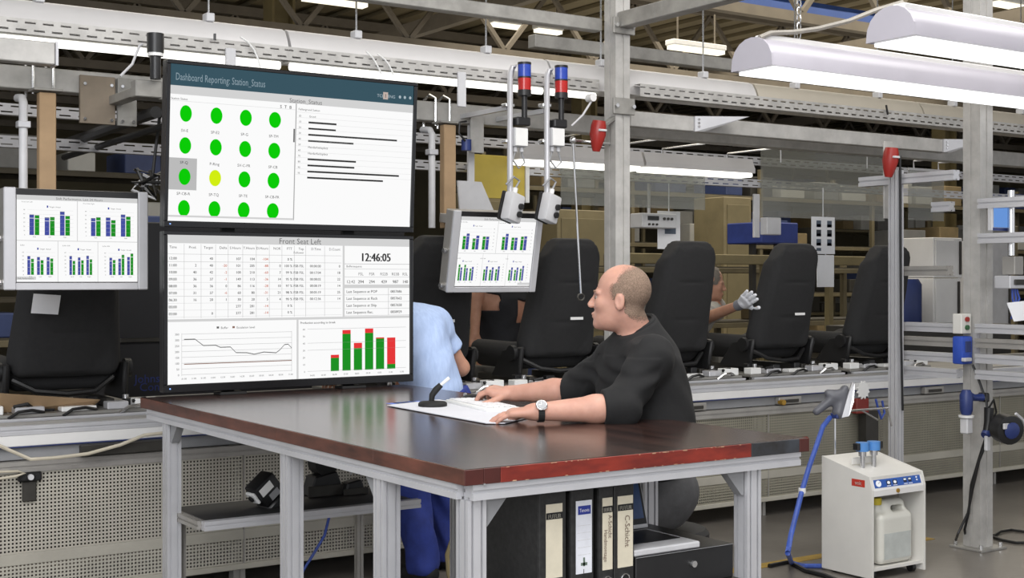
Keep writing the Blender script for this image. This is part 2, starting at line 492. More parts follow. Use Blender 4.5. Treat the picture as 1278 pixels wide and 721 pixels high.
# roof trusses
tm = mat('truss_paint', '6f675a', .7, 0, .15, 3)
def truss(y):
    t = thing('roof_truss', 'brown lattice truss under the hall roof, %s counted from the front' % {11.0: 'first', 15.0: 'second', 19.0: 'third', 23.0: 'fourth', 27.0: 'fifth'}[y], 'truss', (12, y, 4.5), 'roof trusses')
    MB().box(-8, 34, y - .06, y + .06, 4.5, 4.62).build('bottom_chord', tm, t)
    MB().box(-8, 34, y - .06, y + .06, 5.5, 5.64).build('top_chord', tm, t)
    mm = MB()
    x = -8
    while x < 33.5:
        mm.bar((x, y, 4.6), (x + .75, y, 5.5), .06, .06); mm.bar((x + .75, y, 5.5), (x + 1.5, y, 4.6), .06, .06); x += 1.5
    mm.build('lattice', tm, t)
for y in (11.0, 15.0, 19.0, 23.0, 27.0): truss(y)
def purlin(x):
    t = MB().box(x - .06, x + .06, 8, 31, 4.8, 5.0).build('roof_beam', tm)
    tag(t, 'brown roof beam running across the trusses, %s from the left' % {3: 'first', 9: 'second', 15: 'third', 21: 'fourth', 27: 'fifth'}[x], 'beam', 'roof beams')
for x in (3, 9, 15, 21, 27): purlin(x)
o = MB().box(6, 30, 11.93, 12.07, 4.80, 5.05).build('crane_rail', mat('rail_blue', '2b4a8a', .5, .1, .1, 4))
tag(o, 'blue painted rail under the roof at top right', 'rail')
GLOW = emis('tube_glow', 'fffdf4', 2.2, True)
GLOWF = emis('far_tube_glow', 'fff6dc', 1.6)
# far ceiling lamps
for k, (px, py, b, L, lab) in enumerate((
        (418, 3, 13.5, .8, 'far ceiling lamp at the top edge above the upper display'),
        (632, 33, 16.5, .56, 'left lamp of the far pair above the two signal towers'),
        (684, 40, 16.5, .48, 'right lamp of the far pair above the two signal towers'),
        (869, 63, 13.0, .92, 'far ceiling lamp right of the front steel post'),
        (1266, 9, 11.0, .9, 'far ceiling lamp in the top right corner'),
        (700, 370, 17.0, .0, ''), )):
    if not L: continue
    c = PB(px, py, b)
    t = thing('ceiling_lamp', 'long ' + lab, 'lamp', (c.x, c.y, c.z), 'far ceiling lamps')
    MB().box(c.x - L / 2, c.x + L / 2, c.y - .09, c.y + .09, c.z + .03, c.z + .1, .01).build('housing', WHITEP, t)
    MB().box(c.x - L / 2 + .02, c.x + L / 2 - .02, c.y - .07, c.y + .07, c.z - .02, c.z + .028).build('diffuser', GLOWF, t)
    for s in (-.35, .35): MB().tube([(c.x + s * L, c.y, c.z + .1), (c.x + s * L, c.y, 5.7)], .012, 5).build('hanger', tm, t)

# ================================================================= gantry over the line
def post(a, b, z1, label, base=True, w=.1):
    t = thing('steel_post', label, 'post', (a, b, 0))
    h = w / 2
    m = MB()
    # square tube with a slot line in each face
    m.sweep([(-h, -h), (-.008, -h), (-.008, -h + .006), (.008, -h + .006), (.008, -h), (h, -h), (h, -.008), (h - .006, -.008), (h - .006, .008), (h, .008), (h, h), (.008, h), (.008, h - .006), (-.008, h - .006), (-.008, h), (-h, h), (-h, .008), (-h + .006, .008), (-h + .006, -.008), (-h, -.008)], (a, b, .012), (a, b, z1))
    m.build('column', GALVL, t)
    if base:
        MB().box(a - .11, a + .11, b - .11, b + .11, 0, .012, .002).build('base_plate', GALV, t)
        for dx in (-.085, .085):
            for dy in (-.085, .085): MB().cyl((a + dx, b + dy, .012), (a + dx, b + dy, .035), .011, 6).build('anchor_bolt', CHROME, t)
    return t
PA1, PB1 = 4.578, 5.75
t = post(PA1, PB1, 3.45, 'tall galvanised steel post standing behind the seated man')
for z in (2.84, 2.40):
    MB().box(PA1 - .075, PA1 + .075, PB1 - .066, PB1 - .051, z, z + .09, .003).build('clamp_plate', GALV, t)
    for dx in (-.058, .058): MB().cyl((PA1 + dx, PB1 - .08, z + .045), (PA1 + dx, PB1 - .066, z + .045), .012, 6).build('bolt', CHROME, t)
PA2, PB2 = 6.3, 4.69
t2 = post(PA2, PB2, 3.3, 'galvanised steel post at the right with tools and cables on it', w=.112)
def beam(name, p0, p1, w, h, m, label, cat='beam', par=None):
    o = MB().bar(p0, p1, w, h, .004).build(name, m)
    return tag(o, label, cat)
beam('cross_beam', (-1.0, PB1 + .1, 2.905), (PA1 - .052, PB1 + .1, 2.905), .07, .07, GALV, 'galvanised beam running left from the top of the front post')
beam('cross_beam', (PA1, PB1 - .052, 2.915), (PA1, 2.0, 2.915), .08, .085, GALV, 'galvanised beam coming forward from the top of the front post')
beam('cross_beam', (PA1 + .052, PB1 + .9, 2.95), (9.8, PB1 + .9, 2.95), .08, .08, GALV, 'thin grey beam behind the hanging chain at top right')
# rear square beam with U-bolted posts
beam('square_beam', (-.6, 6.3, 2.415), (12.5, 6.3, 2.415), .1, .105, GALVL, 'long square steel beam carrying the brown hanging posts')
# front beam right of the post, two lengths with gusset ends
for k, (x0, x1, lab) in enumerate(((783, 862, 'short galvanised beam length just right of the front post'), (868, 1172, 'long galvanised beam length under the slotted channel at right'))):
    a0, a1 = PB(x0, 150, 5.9).x, PB(x1, 170, 5.9).x
    t = thing('gusset_beam', lab, 'beam', ((a0 + a1) / 2, 5.9, 2.37))
    MB().bar((a0, 5.9, 2.41), (a1, 5.9, 2.41), .06, .088, .004).build('beam_length', GALVL, t)
    g = MB()
    g.hexa([Vector(q) for q in ((a1, 5.86, 2.365), (a1 + .05, 5.84, 2.365), (a1 + .05, 5.94, 2.365), (a1, 5.94, 2.365), (a1, 5.86, 2.455), (a1 + .28, 5.70, 2.455), (a1 + .30, 5.78, 2.455), (a1, 5.94, 2.455))])
    g.build('gusset', ALU, t)
    for s in (.2, .5, .8): MB().cyl((a1 + .02, 5.845, 2.38 + s * .07), (a1 + .02, 5.86, 2.38 + s * .07), .008, 6).build('bolt', CHROME, t)
# slotted channel: strips and bridges leave real slots
def slotted(name, a0, a1, b, z0, z1, rows, pitch, slot, m, label, cat='channel', lip=.05, par=None, group=None):
    t = thing(name, label, cat, ((a0 + a1) / 2, b, z0), group)
    H = z1 - z0; sh = H * .13
    cs = [z0 + H * (i + .5) / rows for i in range(rows)]
    mm = MB(); prev = z0
    for c in cs:
        mm.box(a0, a1, b, b + .003, prev, c - sh / 2); prev = c + sh / 2
    mm.box(a0, a1, b, b + .003, prev, z1)
    mm.box(a0, a1, b + .0035, b + lip, z0, z0 + .003); mm.box(a0, a1, b + .0035, b + lip, z1 - .003, z1)
    mm.build('web', m, t)
    br = MB()
    for i, c in enumerate(cs):
        x = a0 + (pitch / 2 if i % 2 else 0)
        while x < a1:
            br.box(x, min(x + pitch - slot, a1), b, b + .003, c - sh / 2, c + sh / 2); x += pitch
    o = br.build('slot_bridges', m, t); o['kind'] = 'stuff'
    return t
CH0 = PB(-60, 50, 5.86).x; CH1 = PB(748, 110, 5.86).x; CH2 = PB(799, 115, 5.86).x; CH3 = PB(1320, 165, 5.86).x
slotted('slotted_channel', CH0, CH1, 5.86, 2.543, 2.608, 2, .075, .045, GALVL, 'slotted cable channel above the lit lamp row left of the front post')
slotted('slotted_channel', CH2, CH3, 5.86, 2.540, 2.612, 2, .075, .045, GALVL, 'slotted cable channel right of the front post under the unlit lamp row')
# lamp row
lx = PB(-70, 30, 6.0).x; L = 1.56; k = 0
lampw = mat('lamp_white', 'c3c1c0', .35, 0, .05, 3)
lampc = mat('lamp_cream', 'b3ac9e', .4, 0, .06, 3)
names = ['far left lamp of the white overhead row, above the left monitor', 'lamp of the white overhead row behind the top of the upper display', 'lamp of the white overhead row right of the upper display', 'lamp of the white overhead row behind the two signal towers', 'lamp of the overhead row behind the front steel post', 'unlit lamp of the overhead row right of the front post', 'unlit lamp of the overhead row under the big hanging lamps', 'farthest unlit lamp of the overhead row at the right edge']
while lx < PB(1310, 150, 6.0).x and k < 8:
    x0, x1 = lx, lx + L - .015
    lit = x0 < PA1 - .2
    t = thing('row_lamp', names[k], 'lamp', ((x0 + x1) / 2, 6.0, 2.545), 'overhead lamp row')
    sec = [(-.085, 2.555), (.085, 2.555), (.085, 2.60), (.06, 2.66), (.035, 2.70), (.0, 2.715), (-.035, 2.70), (-.06, 2.66), (-.085, 2.60)]
    m = MB(); m.sweep([(-y, z - 2.6) for y, z in sec], (x0, 6.0, 2.6), (x1, 6.0, 2.6)); m.build('housing', lampw if lit else lampc, t, True)
    x1t = min(x1 - .02, PB(740, 120, 6.0).x)
    if lit: MB().cyl((x0 + .02, 5.985, 2.535), (x1t, 5.985, 2.535), .019, 10).build('tube', GLOW, t, True)
    for s in (.25, .75):
        xx = x0 + s * L
        MB().box(xx - .02, xx + .02, 5.97, 6.03, 2.71, 2.75, .004).build('hanger_block', LGREYP, t)
        MB().tube([(xx, 6.0, 2.75), (xx, 6.0, 3.6)], .005, 5).build('hanger_rod', CHROME, t)
    lx += L; k += 1
# white clips of the lamp row over the display
for px, py, lab in ((290, 72, 'white clip hanging in front of the lit lamp above the upper display'), (579, 122, 'white clip hanging under the lamp row right of the upper display')):
    c = PB(px, py, 5.83)
    o = MB().box(c.x - .025, c.x + .025, 5.845, 5.8598, c.z - .045, max(c.z + .045, 2.57), .003).build('lamp_clip', LGREYP); tag(o, lab, 'clip')
# big hanging lamps
def big_lamp(a0, a1, b, z, label):
    t = thing('hanging_lamp', label, 'lamp', ((a0 + a1) / 2, b, z), 'big hanging lamps')
    n = 10; w2 = .13; hh = .14
    arc = [(w2 * math.cos(math.pi * i / n), hh * math.sin(math.pi * i / n) ** .8) for i in range(n + 1)]
    m = MB(); m.sweep([(-y, q) for y, q in arc], (a0, b, z + .012), (a1, b, z + .012)); m.build('reflector', mat('reflector_white', 'b4b1ba', .35, 0, .05, 3), t, True)
    MB().box(a0 + .02, a1 - .02, b - .112, b + .112, z - .004, z + .0115).build('diffuser', emis('big_lamp_glow', 'ffffff', 1.6, True), t)
    MB().box(a0 + .04, a1 - .04, b - .035, b + .035, z + .14, z + .172, .006).build('ballast_rail', WHITEPT, t)
    m = MB(); m.sweep([(-y * 1.02, q * 1.02) for y, q in arc], (a0 - .012, b, z + .012), (a0 - .0005, b, z + .012)); m.build('end_cap', mat('reflector_white', 'b4b1ba'), t)
    return t
c1 = PB(940, 89, 4.42); big_lamp(c1.x, PB(1330, 100, 4.42).x, 4.42, c1.z, 'big white hanging lamp at upper right with its near end in view')
c2 = PB(1113, 50, 3.82); big_lamp(c2.x, c2.x + 2.2, 3.82, 2.515, 'big white hanging lamp cut off by the top right corner')
c = PB(997, 38, 4.42)
m = MB()
for i in range(16):
    z = c1.z + .20 + i * .036
    for j in range(8):
        a0 = 2 * math.pi * j / 8; a1 = 2 * math.pi * (j + 1) / 8
        def P_(q): return (c.x + (.012 * math.cos(q) if i % 2 else 0), 4.42 + (0 if i % 2 else .012 * math.cos(q)), z + .022 * math.sin(q))
        m.tube([P_(a0), P_(a1)], .0035, 5)
tag(m.build('lamp_chain', CHROME), 'steel link chain holding the big hanging lamp', 'chain')
pts = [PB(px, py, 4.38) for px, py in ((948, 47), (962, 41), (990, 40), (1020, 36), (1060, 26), (1095, 12), (1126, 3))]
tag(MB().tube(pts, .012, 7).build('lamp_cable', mat('cable_grey', '9a958c', .5), None, True), 'grey cable sagging between the two big hanging lamps', 'cable')
# cable duct and plates at far left
a0 = PB(-40, 60, 5.72).x; a1 = PB(69, 66, 5.72).x
zt = PB(40, 50, 5.72).z; zb = PB(40, 78, 5.72).z
t = thing('cable_duct', 'flat grey cable duct at the top left under the lamps', 'duct', ((a0 + a1) / 2, 5.75, zb))
MB().box(a0, a1, 5.72, 5.80, zb, zt, .004).build('duct_body', GALVL, t)
MB().box(a1 + .001, a1 + .012, 5.715, 5.805, zb - .003, zt + .003).build('end_plate', ALU, t)
for k, (x0, x1, y0, y1, lab) in enumerate(((100, 144, 93, 156, 'wide galvanised plate bolted to the beam left of the display'), (147, 171, 97, 158, 'narrow galvanised plate bolted to the beam next to the wide plate'))):
    q0, q1 = PB(x0, y0, 6.22), PB(x1, y1, 6.22)
    t = thing('mounting_plate', lab, 'plate', ((q0.x + q1.x) / 2, 6.22, q1.z))
    MB().box(q0.x, q1.x, 6.22, 6.24, q1.z, q0.z, .002).build('plate', GALV if k else mat('dull_plate', '85796a', .55, .2, .15, 5), t)
    for dz in (.02, q0.z - q1.z - .04):
        for dx in (.02, q1.x - q0.x - .02): MB().cyl((q0.x + dx, 6.208, q1.z + dz), (q0.x + dx, 6.22, q1.z + dz), .008, 6).build('bolt', CHROME, t)
# hanging posts that carry the monitors
def hang_post(px, y0, y1, wpx, label, tube_px, tlabel):
    c = PB(px, y0, 6.18); zb = PB(px, y1, 6.18).z
    t = thing('hanging_post', label, 'post', (c.x, c.y, zb))
    MB().cbox((c.x, c.y, (c.z + zb) / 2), .075, .05, c.z - zb, .004).build('board', TANB, t)
    MB().cbox((c.x, 6.19, c.z + .012), .13, .1, .012, .002).build('clamp_plate', GALV, t)
    for s in (-.045, .045):
        MB().tube([(c.x + s, 6.235, c.z + .0), (c.x + s, 6.235, c.z + .15), (c.x + s, 6.30, c.z + .175), (c.x + s, 6.365, c.z + .15), (c.x + s, 6.365, c.z)], .007, 6).build('u_bolt', CHROME, t, True)
    q = PB(tube_px, y0 + 6, 6.16)
    tt = thing('conduit', tlabel, 'conduit', (q.x, q.y, zb))
    MB().tube([(q.x, q.y, zb), (q.x, q.y, q.z - .02), (q.x, q.y + .02, q.z), (q.x, q.y + .1, q.z + .01)], .019, 10).build('pipe', LGREYP, tt, True)
    MB().cbox((q.x, q.y, q.z - .12), .055, .05, .03, .003).build('pipe_clip', ALU, tt)
    return c
hang_post(58, 116, 262, 27, 'brown board post hanging behind the left monitor', 29, 'grey conduit beside the brown post at far left')
hang_post(559, 156, 285, 22, 'brown board post hanging behind the right monitor', 539, 'pale conduit beside the brown post right of the display')
# black diagonal ducts on the left
for k, (dx, z, r, lab) in enumerate(((0, 2.28, .03, 'thick black tube slanting back under the plates at left'), (.07, 2.23, .018, 'thin black tube slanting back under the thick one at left'))):
    o = MB().tube([(2.1 + dx, 6.1, z), (2.1 + dx, 6.9, z - .01), (2.1 + dx, 7.9, z - .02)], r, 8).build('cable_tube', BLACKP, None, True); tag(o, lab, 'tube')
# beacon at the display's corner
c = PB(194, 42, 5.72)
t = thing('beacon', 'black cylindrical sensor beacon above the left corner of the upper display', 'beacon', (c.x, c.y, c.z - .27))
MB().cyl((c.x, c.y, c.z - .085), (c.x, c.y, c.z), .037, 16).build('cap', BLACKP, t, True)
MB().cyl((c.x, c.y, c.z - .10), (c.x, c.y, c.z - .0855), .034, 16).build('band', WHITEP, t, True)
MB().cyl((c.x, c.y, c.z - .2), (c.x, c.y, c.z - .1005), .024, 12).build('stem', BLACKP, t, True)
MB().cbox((c.x - .02, c.y + .06, c.z - .24), .12, .07, .075, .004).build('bracket', GALV, t)
MB().box(c.x - .05, c.x + .01, c.y + .096, 6.2495, c.z - .26, c.z - .22, .002).build('arm', GALV, t)
for px, lab in (((150, 95), (165, 80), (174, 57), (178, 55)), 'pale cable looping up to the black beacon'), (((620, 0),), ''):
    if lab:
        tag(MB().tube([PB(x, y, 5.76) for x, y in px], .006, 6).build('cable', LGREYP, None, True), lab, 'cable')
# cable drops on the lamp row
for k, (pp, lab) in enumerate((
        (((300, 46), (309, 52), (317, 62), (323, 76), (325, 84)), 'white cable loop over the lamp row above the display'),
        (((457, 64), (465, 72), (471, 82), (476, 92)), 'white cable hanging over the lamp row above the display, left of two'),
        (((471, 67), (480, 74), (486, 82), (491, 93)), 'white cable hanging over the lamp row above the display, right of two'))):
    tag(MB().tube([PB(x, y, 5.845) for x, y in pp], .0045, 6).build('cable', WHITEP, None, True), lab, 'cable')
o = MB().tube([PB(268, 42, 5.84), PB(268, 50, 5.84)], .006, 6).build('cable_tie', BLACKP); tag(o, 'black cable tie end on the slotted channel above the display', 'tie')
o = MB().tube([PB(1106, 131, 5.84), PB(1108, 143, 5.84)], .007, 6).build('cable_tie', BLACKP); tag(o, 'black cable tie end on the channel under the big lamps', 'tie')

# rear slotted rails, lamps and clear sheets behind the line
ra0, ra1 = PB(-60, 130, 7.25).x, PB(1290, 200, 7.25).x
slotted('slotted_rail', ra0, ra1, 7.25, 2.36, 2.42, 2, .1, .06, ALU, 'upper slotted rail running behind the whole line')
slotted('slotted_rail', ra0, ra1, 7.25, 2.19, 2.25, 2, .1, .06, ALU, 'lower slotted rail running behind the whole line')
q0, q1 = PB(641, 195, 6.95), PB(934, 205, 6.95)
mid = q0.x + (q1.x - q0.x) * .5
for k, (x0, x1, lab) in enumerate(((q0.x, mid - .01, 'lit white lamp left of the front post, behind the button boxes'), (mid + .01, q1.x, 'lit white lamp right of the front post, above the seats'))):
    t = thing('line_lamp', lab, 'lamp', ((x0 + x1) / 2, 6.95, 2.22), 'lamps behind the line')
    m = MB(); m.sweep([(-.07, 0), (.07, 0), (.07, .03), (.04, .10), (-.04, .10), (-.07, .03)], (x0, 6.95, 2.255), (x1, 6.95, 2.255)); m.build('housing', lampw, t)
    MB().box(x0 + .02, x1 - .02, 6.88, 7.02, 2.225, 2.2545, .008).build('diffuser', GLOW, t)
    for s in (.2, .8): MB().tube([(x0 + (x1 - x0) * s, 6.95, 2.355), (x0 + (x1 - x0) * s, 6.95, 2.39), (x0 + (x1 - x0) * s, 6.3505, 2.39)], .006, 5).build('hanger', CHROME, t)
clearm = sheer('clear_sheet', '9a9a94', .34, .12)
for k, (x0, x1, y0, y1, b, lab) in enumerate(((700, 880, 186, 262, 7.18, 'clear plastic sheet hanging right of the front post above the seats'), (950, 1104, 182, 276, 7.232, 'clear plastic sheet hanging above the white posters'), (1134, 1178, 212, 276, 6.6, 'small clear sheet hanging right of the aluminium upright'))):
    q0, q1 = PB(x0, y0, b), PB(x1, y1, b)
    t = thing('clear_sheet', lab, 'sheet', ((q0.x + q1.x) / 2, b, q1.z))
    MB().box(q0.x, q1.x, b, b + .005, q1.z, q0.z).build('sheet', clearm, t)
    MB().box(q0.x, q1.x, b - .006, b + .011, q0.z, q0.z + .018).build('clamp_rail', ALU, t)
    for s in (.15, .85):
        x = q0.x + (q1.x - q0.x) * s
        MB().tube([(x, b + .0025, q0.z + .018), (x, b + .0025, 2.39), (x, 7.2495 if b > 7 else 6.351, 2.39)], .006, 5).build('hanger', ALU, t)
q0, q1 = PB(590, 192, 7.1), PB(655, 249, 7.1)
t = thing('yellow_panel', 'yellow panel hanging behind the left button box', 'panel', ((q0.x + q1.x) / 2, 7.1, q1.z))
MB().box(q0.x, q1.x, 7.1, 7.115, q1.z, q0.z, .002).build('sheet', YELLOW, t)
MB().box(q0.x - .03, q0.x - .001, 7.09, 7.12, q1.z - .02, q0.z + .02).build('side_rail', WHITEPT, t)
MB().box(q1.x + .001, q1.x + .03, 7.09, 7.12, q1.z - .02, q0.z + .02).build('side_rail', WHITEPT, t)
for x in (q0.x + .05, q1.x - .05): MB().box(x - .01, x + .01, 7.1155, 7.2495, 2.205, 2.235).build('clip', ALU, t)
o = MB().slab([PB(571, 225, 6.27), PB(601, 227, 6.27), PB(616, 262, 6.27), PB(574, 262, 6.27)][::-1], .012).box(PB(590, 235, 6.27).x - .02, PB(590, 235, 6.27).x + .02, 6.283, 6.295, PB(585, 235, 6.27).z, 2.3615).build('grey_shield', LGREYP); tag(o, 'pale grey bent shield above the right monitor', 'shield')
o = MB().box(PB(588, 140, 6.2).x, PB(604, 140, 6.2).x, 6.2, 6.215, PB(588, 190, 6.2).z, PB(588, 139, 6.2).z, .002).build('mounting_plate', GALVL); tag(o, 'upright galvanised plate on the beam right of the brown post', 'plate')
c = PB(582, 181, 6.15)
t = thing('air_valve', 'small blue air valve beside the brown post right of the display', 'valve', tuple(c))
MB().cyl((c.x, c.y, c.z - .03), (c.x, c.y, c.z + .03), .028, 12).build('body', BLUED, t, True)
MB().tube([c + Vector((-.02, -.02, .02)), c + Vector((-.06, -.02, .06)), c + Vector((-.05, -.01, .12)), c + Vector((0, 0, .13))], .006, 6).build('hose', BLACKP, t, True)

# ================================================================= signal towers and button boxes
redlens = mat('red_lens', 'b3231f', .25, 0, .1, 20); bluelens = mat('blue_lens', '2c47a8', .25, 0, .1, 20)
def tower(px, ytop, tube_px, box_px, lab, tlab, blab):
    b = 5.74
    c = PB(px, ytop, b); t = thing('signal_tower', lab, 'signal tower', (c.x, c.y, c.z - .34), 'signal towers')
    r = .036
    z = c.z
    MB().cyl((c.x, b, z - .012), (c.x, b, z), r, 18).build('cap', BLACKP, t, True)
    MB().cyl((c.x, b, z - .075), (c.x, b, z - .0125), r * .97, 18).build('blue_light', bluelens, t, True)
    MB().cyl((c.x, b, z - .083), (c.x, b, z - .0755), r, 18).build('ring', BLACKP, t, True)
    MB().cyl((c.x, b, z - .145), (c.x, b, z - .0835), r * .97, 18).build('red_light', redlens, t, True)
    MB().cyl((c.x, b, z - .175), (c.x, b, z - .1455), r, 18).build('socket', BLACKP, t, True)
    MB().cyl((c.x, b, z - .30), (c.x, b, z - .1755), .015, 12).build('stem', BLACKP, t, True)
    MB().cbox((c.x - .01, b + .03, z - .31), .085, .09, .045, .006).build('foot_bracket', BLACKP, t)
    q = PB(tube_px, ytop + 5, b + .03); zl = PB(tube_px, 247, b + .03).z
    tt = thing('conduit', tlab, 'conduit', (q.x, q.y, zl), 'conduits of the signal towers')
    MB().tube([(q.x, q.y, zl), (q.x, q.y, q.z - .03), (q.x + .012, q.y, q.z), (q.x + .035, q.y, q.z + .008), (q.x + .034, q.y + .02, q.z - .012), (q.x + .034, q.y + .03, q.z - .04)], [.016, .016, .011, .008, .007, .006], 9).build('pipe', ALU, tt, True)
    for y in (130, 175):
        zz = PB(tube_px, y, b).z; MB().box(q.x - .01, q.x + .01, q.y + .02, 6.2495, 2.385, 2.41).build('stay', ALU, tt) if y == 130 else None; MB().cbox((q.x, q.y + .02, zz), .055, .05, .018, .003).build('pipe_clip', CHROME, tt)
    j = PB(box_px, 171, b - .005)
    bb = thing('junction_box', blab, 'box', (j.x, j.y, j.z - .06), 'junction boxes')
    MB().cbox((j.x, j.y + .03, j.z), .085, .055, .10, .006, 2).build('case', LGREYP, bb)
    MB().cbox((j.x, j.y - .001, j.z), .078, .006, .092, .002).build('lid', WHITEP, bb)
    for s in (-.02, .02):
        MB().cyl((j.x + s, j.y + .03, j.z - .075), (j.x + s, j.y + .03, j.z - .05), .012, 10).build('gland', LGREYP, bb, True)
        MB().tube([(j.x + s, j.y + .03, j.z - .074), (j.x + s * 2, j.y + .03, j.z - .13), (j.x - .01 + s, j.y + .04, j.z - .16), (j.x - .03, j.y + .06, j.z - .10)], .005, 6).build('wire', GREYP, bb, True)
    return t
tower(654.5, 78, 636.5, 651, 'left signal tower with a blue light over a red one', 'grey conduit left of the left signal tower', 'light grey junction box under the left signal tower')
tower(700.5, 82, 682.5, 697, 'right signal tower with a blue light over a red one', 'grey conduit left of the right signal tower', 'light grey junction box under the right signal tower')
def button_box(px, py, lab, rot):
    c = PB(px, py, 5.70)
    t = thing('button_box', lab, 'switch box', tuple(c), 'hanging button boxes')
    M = Matrix.Translation(c) @ Matrix.Rotation(R_(rot), 4, 'Y') @ Matrix.Rotation(R_(18), 4, 'Z')
    MB().box(-.055, .055, -.02, .04, -.075, .075, .012, 2, M).build('case', LGREYP, t, True)
    MB().box(-.057, .057, .0405, .06, -.077, .077, .008, 2, M).build('back_shell', BLACKP, t, True)
    for z in (-.03, .012):
        m = MB(); m.cyl(M @ Vector((.02, -.034, z)), M @ Vector((.02, -.0205, z)), .016, 14); m.build('push_button', BLACKP, t, True)
    MB().cyl(M @ Vector((0, .02, .076)), M @ Vector((0, .02, .105)), .014, 10).build('gland', WHITEP, t, True)
    MB().bar(M @ Vector((-.03, .05, .07)), Vector((PB(636.5 if px < 660 else 682.5, 247, 5.77).x, 5.77, PB(636.5 if px < 660 else 682.5, 247, 5.77).z)), .03, .012, .002).build('mount_strap', ALU, t)
    MB().tube([M @ Vector((0, .02, .10)), M @ Vector((.02, .02, .15)), M @ Vector((-.02, .03, .16)), M @ Vector((-.045, .05, .11))], .006, 6).build('wire', GREYP, t, True)
button_box(642, 259, 'left grey button box hanging over the right monitor', 14)
button_box(688, 260, 'right grey button box with two black buttons hanging beside the rod', 14)
c = PB(715, 175, 5.72); e = PB(725, 366, 5.72)
t = thing('pull_rod', 'thin chrome pull rod with a ring end hanging in front of the seat', 'rod', tuple(e))
MB().tube([c, e], .006, 8).build('rod', CHROME, t, True)
MB().tube([e + Vector((.022 * math.cos(q), 0, .018 * math.sin(q) - .02)) for q in [2 * math.pi * i / 12 for i in range(13)]], .005, 6).build('ring', STEELD, t, True)
MB().tube([c, (4.40, 5.75, c.z), (4.5275, 5.75, c.z)], .008, 8).build('arm', CHROME, t, True)
MB().ball(tuple(c), .02, 8).build('joint', CHROME, t, True)
def red_horn(c, lab, to):
    t = thing('red_horn', lab, 'horn', tuple(c), 'red horns')
    MB().lathe([(.02, -.09), (.03, -.06), (.045, .0), (.042, .05), (.035, .075)], c, (0.05, -.1, 1), 14).build('shell', REDP, t, True)
    MB().cbox(c + Vector((.0, -.035, .02)), .05, .03, .012, .002).build('band', LGREYP, t)
    MB().bar(c + Vector((0, 0, .03)), to, .03, .02, .002).build('bracket', GALV, t)
red_horn(PB(746, 168, 5.66), 'red horn fixed left of the front steel post', (4.5275, 5.72, 2.38))
red_horn(PB(1111, 201, 5.0), 'red horn on top of the aluminium upright at right', (6.13, 5.1845, 2.2))
c = PB(738, 122, 5.8)
t = thing('lamp_switch', 'white round lamp end with cable left of the front post', 'switch', tuple(c))
MB().cyl((c.x, c.y - .02, c.z), (c.x, c.y + .03, c.z), .022, 14).build('cap', WHITEP, t, True)
MB().tube([c + Vector((0, 0, -.02)), c + Vector((-.06, 0, -.10)), c + Vector((-.12, .02, -.16))], .006, 6).build('wire', LGREYP, t, True)
# ================================================================= conveyor line
CB = 6.03
CV0, CV1 = -1.0, 13.0
perfm = perforated('perforated_sheet', 'b4b0a4', .0165, .0085)
perfm2 = perforated('perforated_dark_sheet', '969283', .0165, .0085)
cv = thing('conveyor', 'long conveyor line with perforated beige side panels and aluminium rails', 'conveyor', (6, 6.5, 0))
MB().box(CV0, CV1, CB + .02, 7.15, .80, .825).build('deck', mat('deck_grey', '7d7b76', .5, .3, .2, 4), cv)
def rail(z0, z1, b0, b1, m, name='side_rail'):
    MB().box(CV0, CV1, b0, b1, z0, z1, .003).build(name, m, cv)
MB().profile((CV0, CB + .02, .832), (CV1, CB + .02, .832), .04).build('top_rail', ALU, cv)
MB().profile((CV0, CB + .09, .845), (CV1, CB + .09, .845), .03).build('guide_rail', ALUD, cv)
rail(.762, .812, CB + .002, CB + .03, WHITEPT, 'white_cover_strip')
rail(.757, .7615, CB, CB + .03, BLUED, 'blue_cover_edge')
rail(.70, .756, CB + .03, CB + .06, GREYP, 'recess_strip')
MB().profile((CV0, CB + .02, .672), (CV1, CB + .02, .672), .048).build('lower_rail', ALUD, cv)
MB().box(CV0, CV1, CB + .004, CB + .016, .242, .292, .002).build('panel_rib', mat('panel_beige', 'b4b0a4', .5, .2, .1, 4), cv)
MB().box(CV0, CV1, CB - .004, CB + .02, .10, .128, .003).build('bottom_trim', mat('trim_beige', 'bab6a9', .5, .2, .1, 4), cv)
xs = [CV0 + 1.17 * i for i in range(13)]
for i, x in enumerate(xs[:-1]):
    me = perfm if i < 4 else perfm2
    MB().box(x + .004, xs[i + 1] - .004, CB + .008, CB + .011, .2925, .648).build('perforated_panel', me, cv)
    MB().box(x + .004, xs[i + 1] - .004, CB + .008, CB + .011, .1285, .2415).build('perforated_panel', me, cv)
    MB().box(x - .003, x + .003, CB + .002, CB + .0075, .128, .648).build('panel_joint', ALUD, cv)
    MB().profile((x, CB + .09, 0), (x, CB + .09, .80), .06).build('leg', ALUD, cv)
    MB().profile((x, 7.1, 0), (x, 7.1, .80), .06).build('leg', ALUD, cv)
MB().box(CV0, CV1, 7.05, 7.06, .1, .8).build('rear_panel', STEELD, cv)
MB().profile((CV0, 7.12, .832), (CV1, 7.12, .832), .05).build('rear_rail', ALUD, cv)
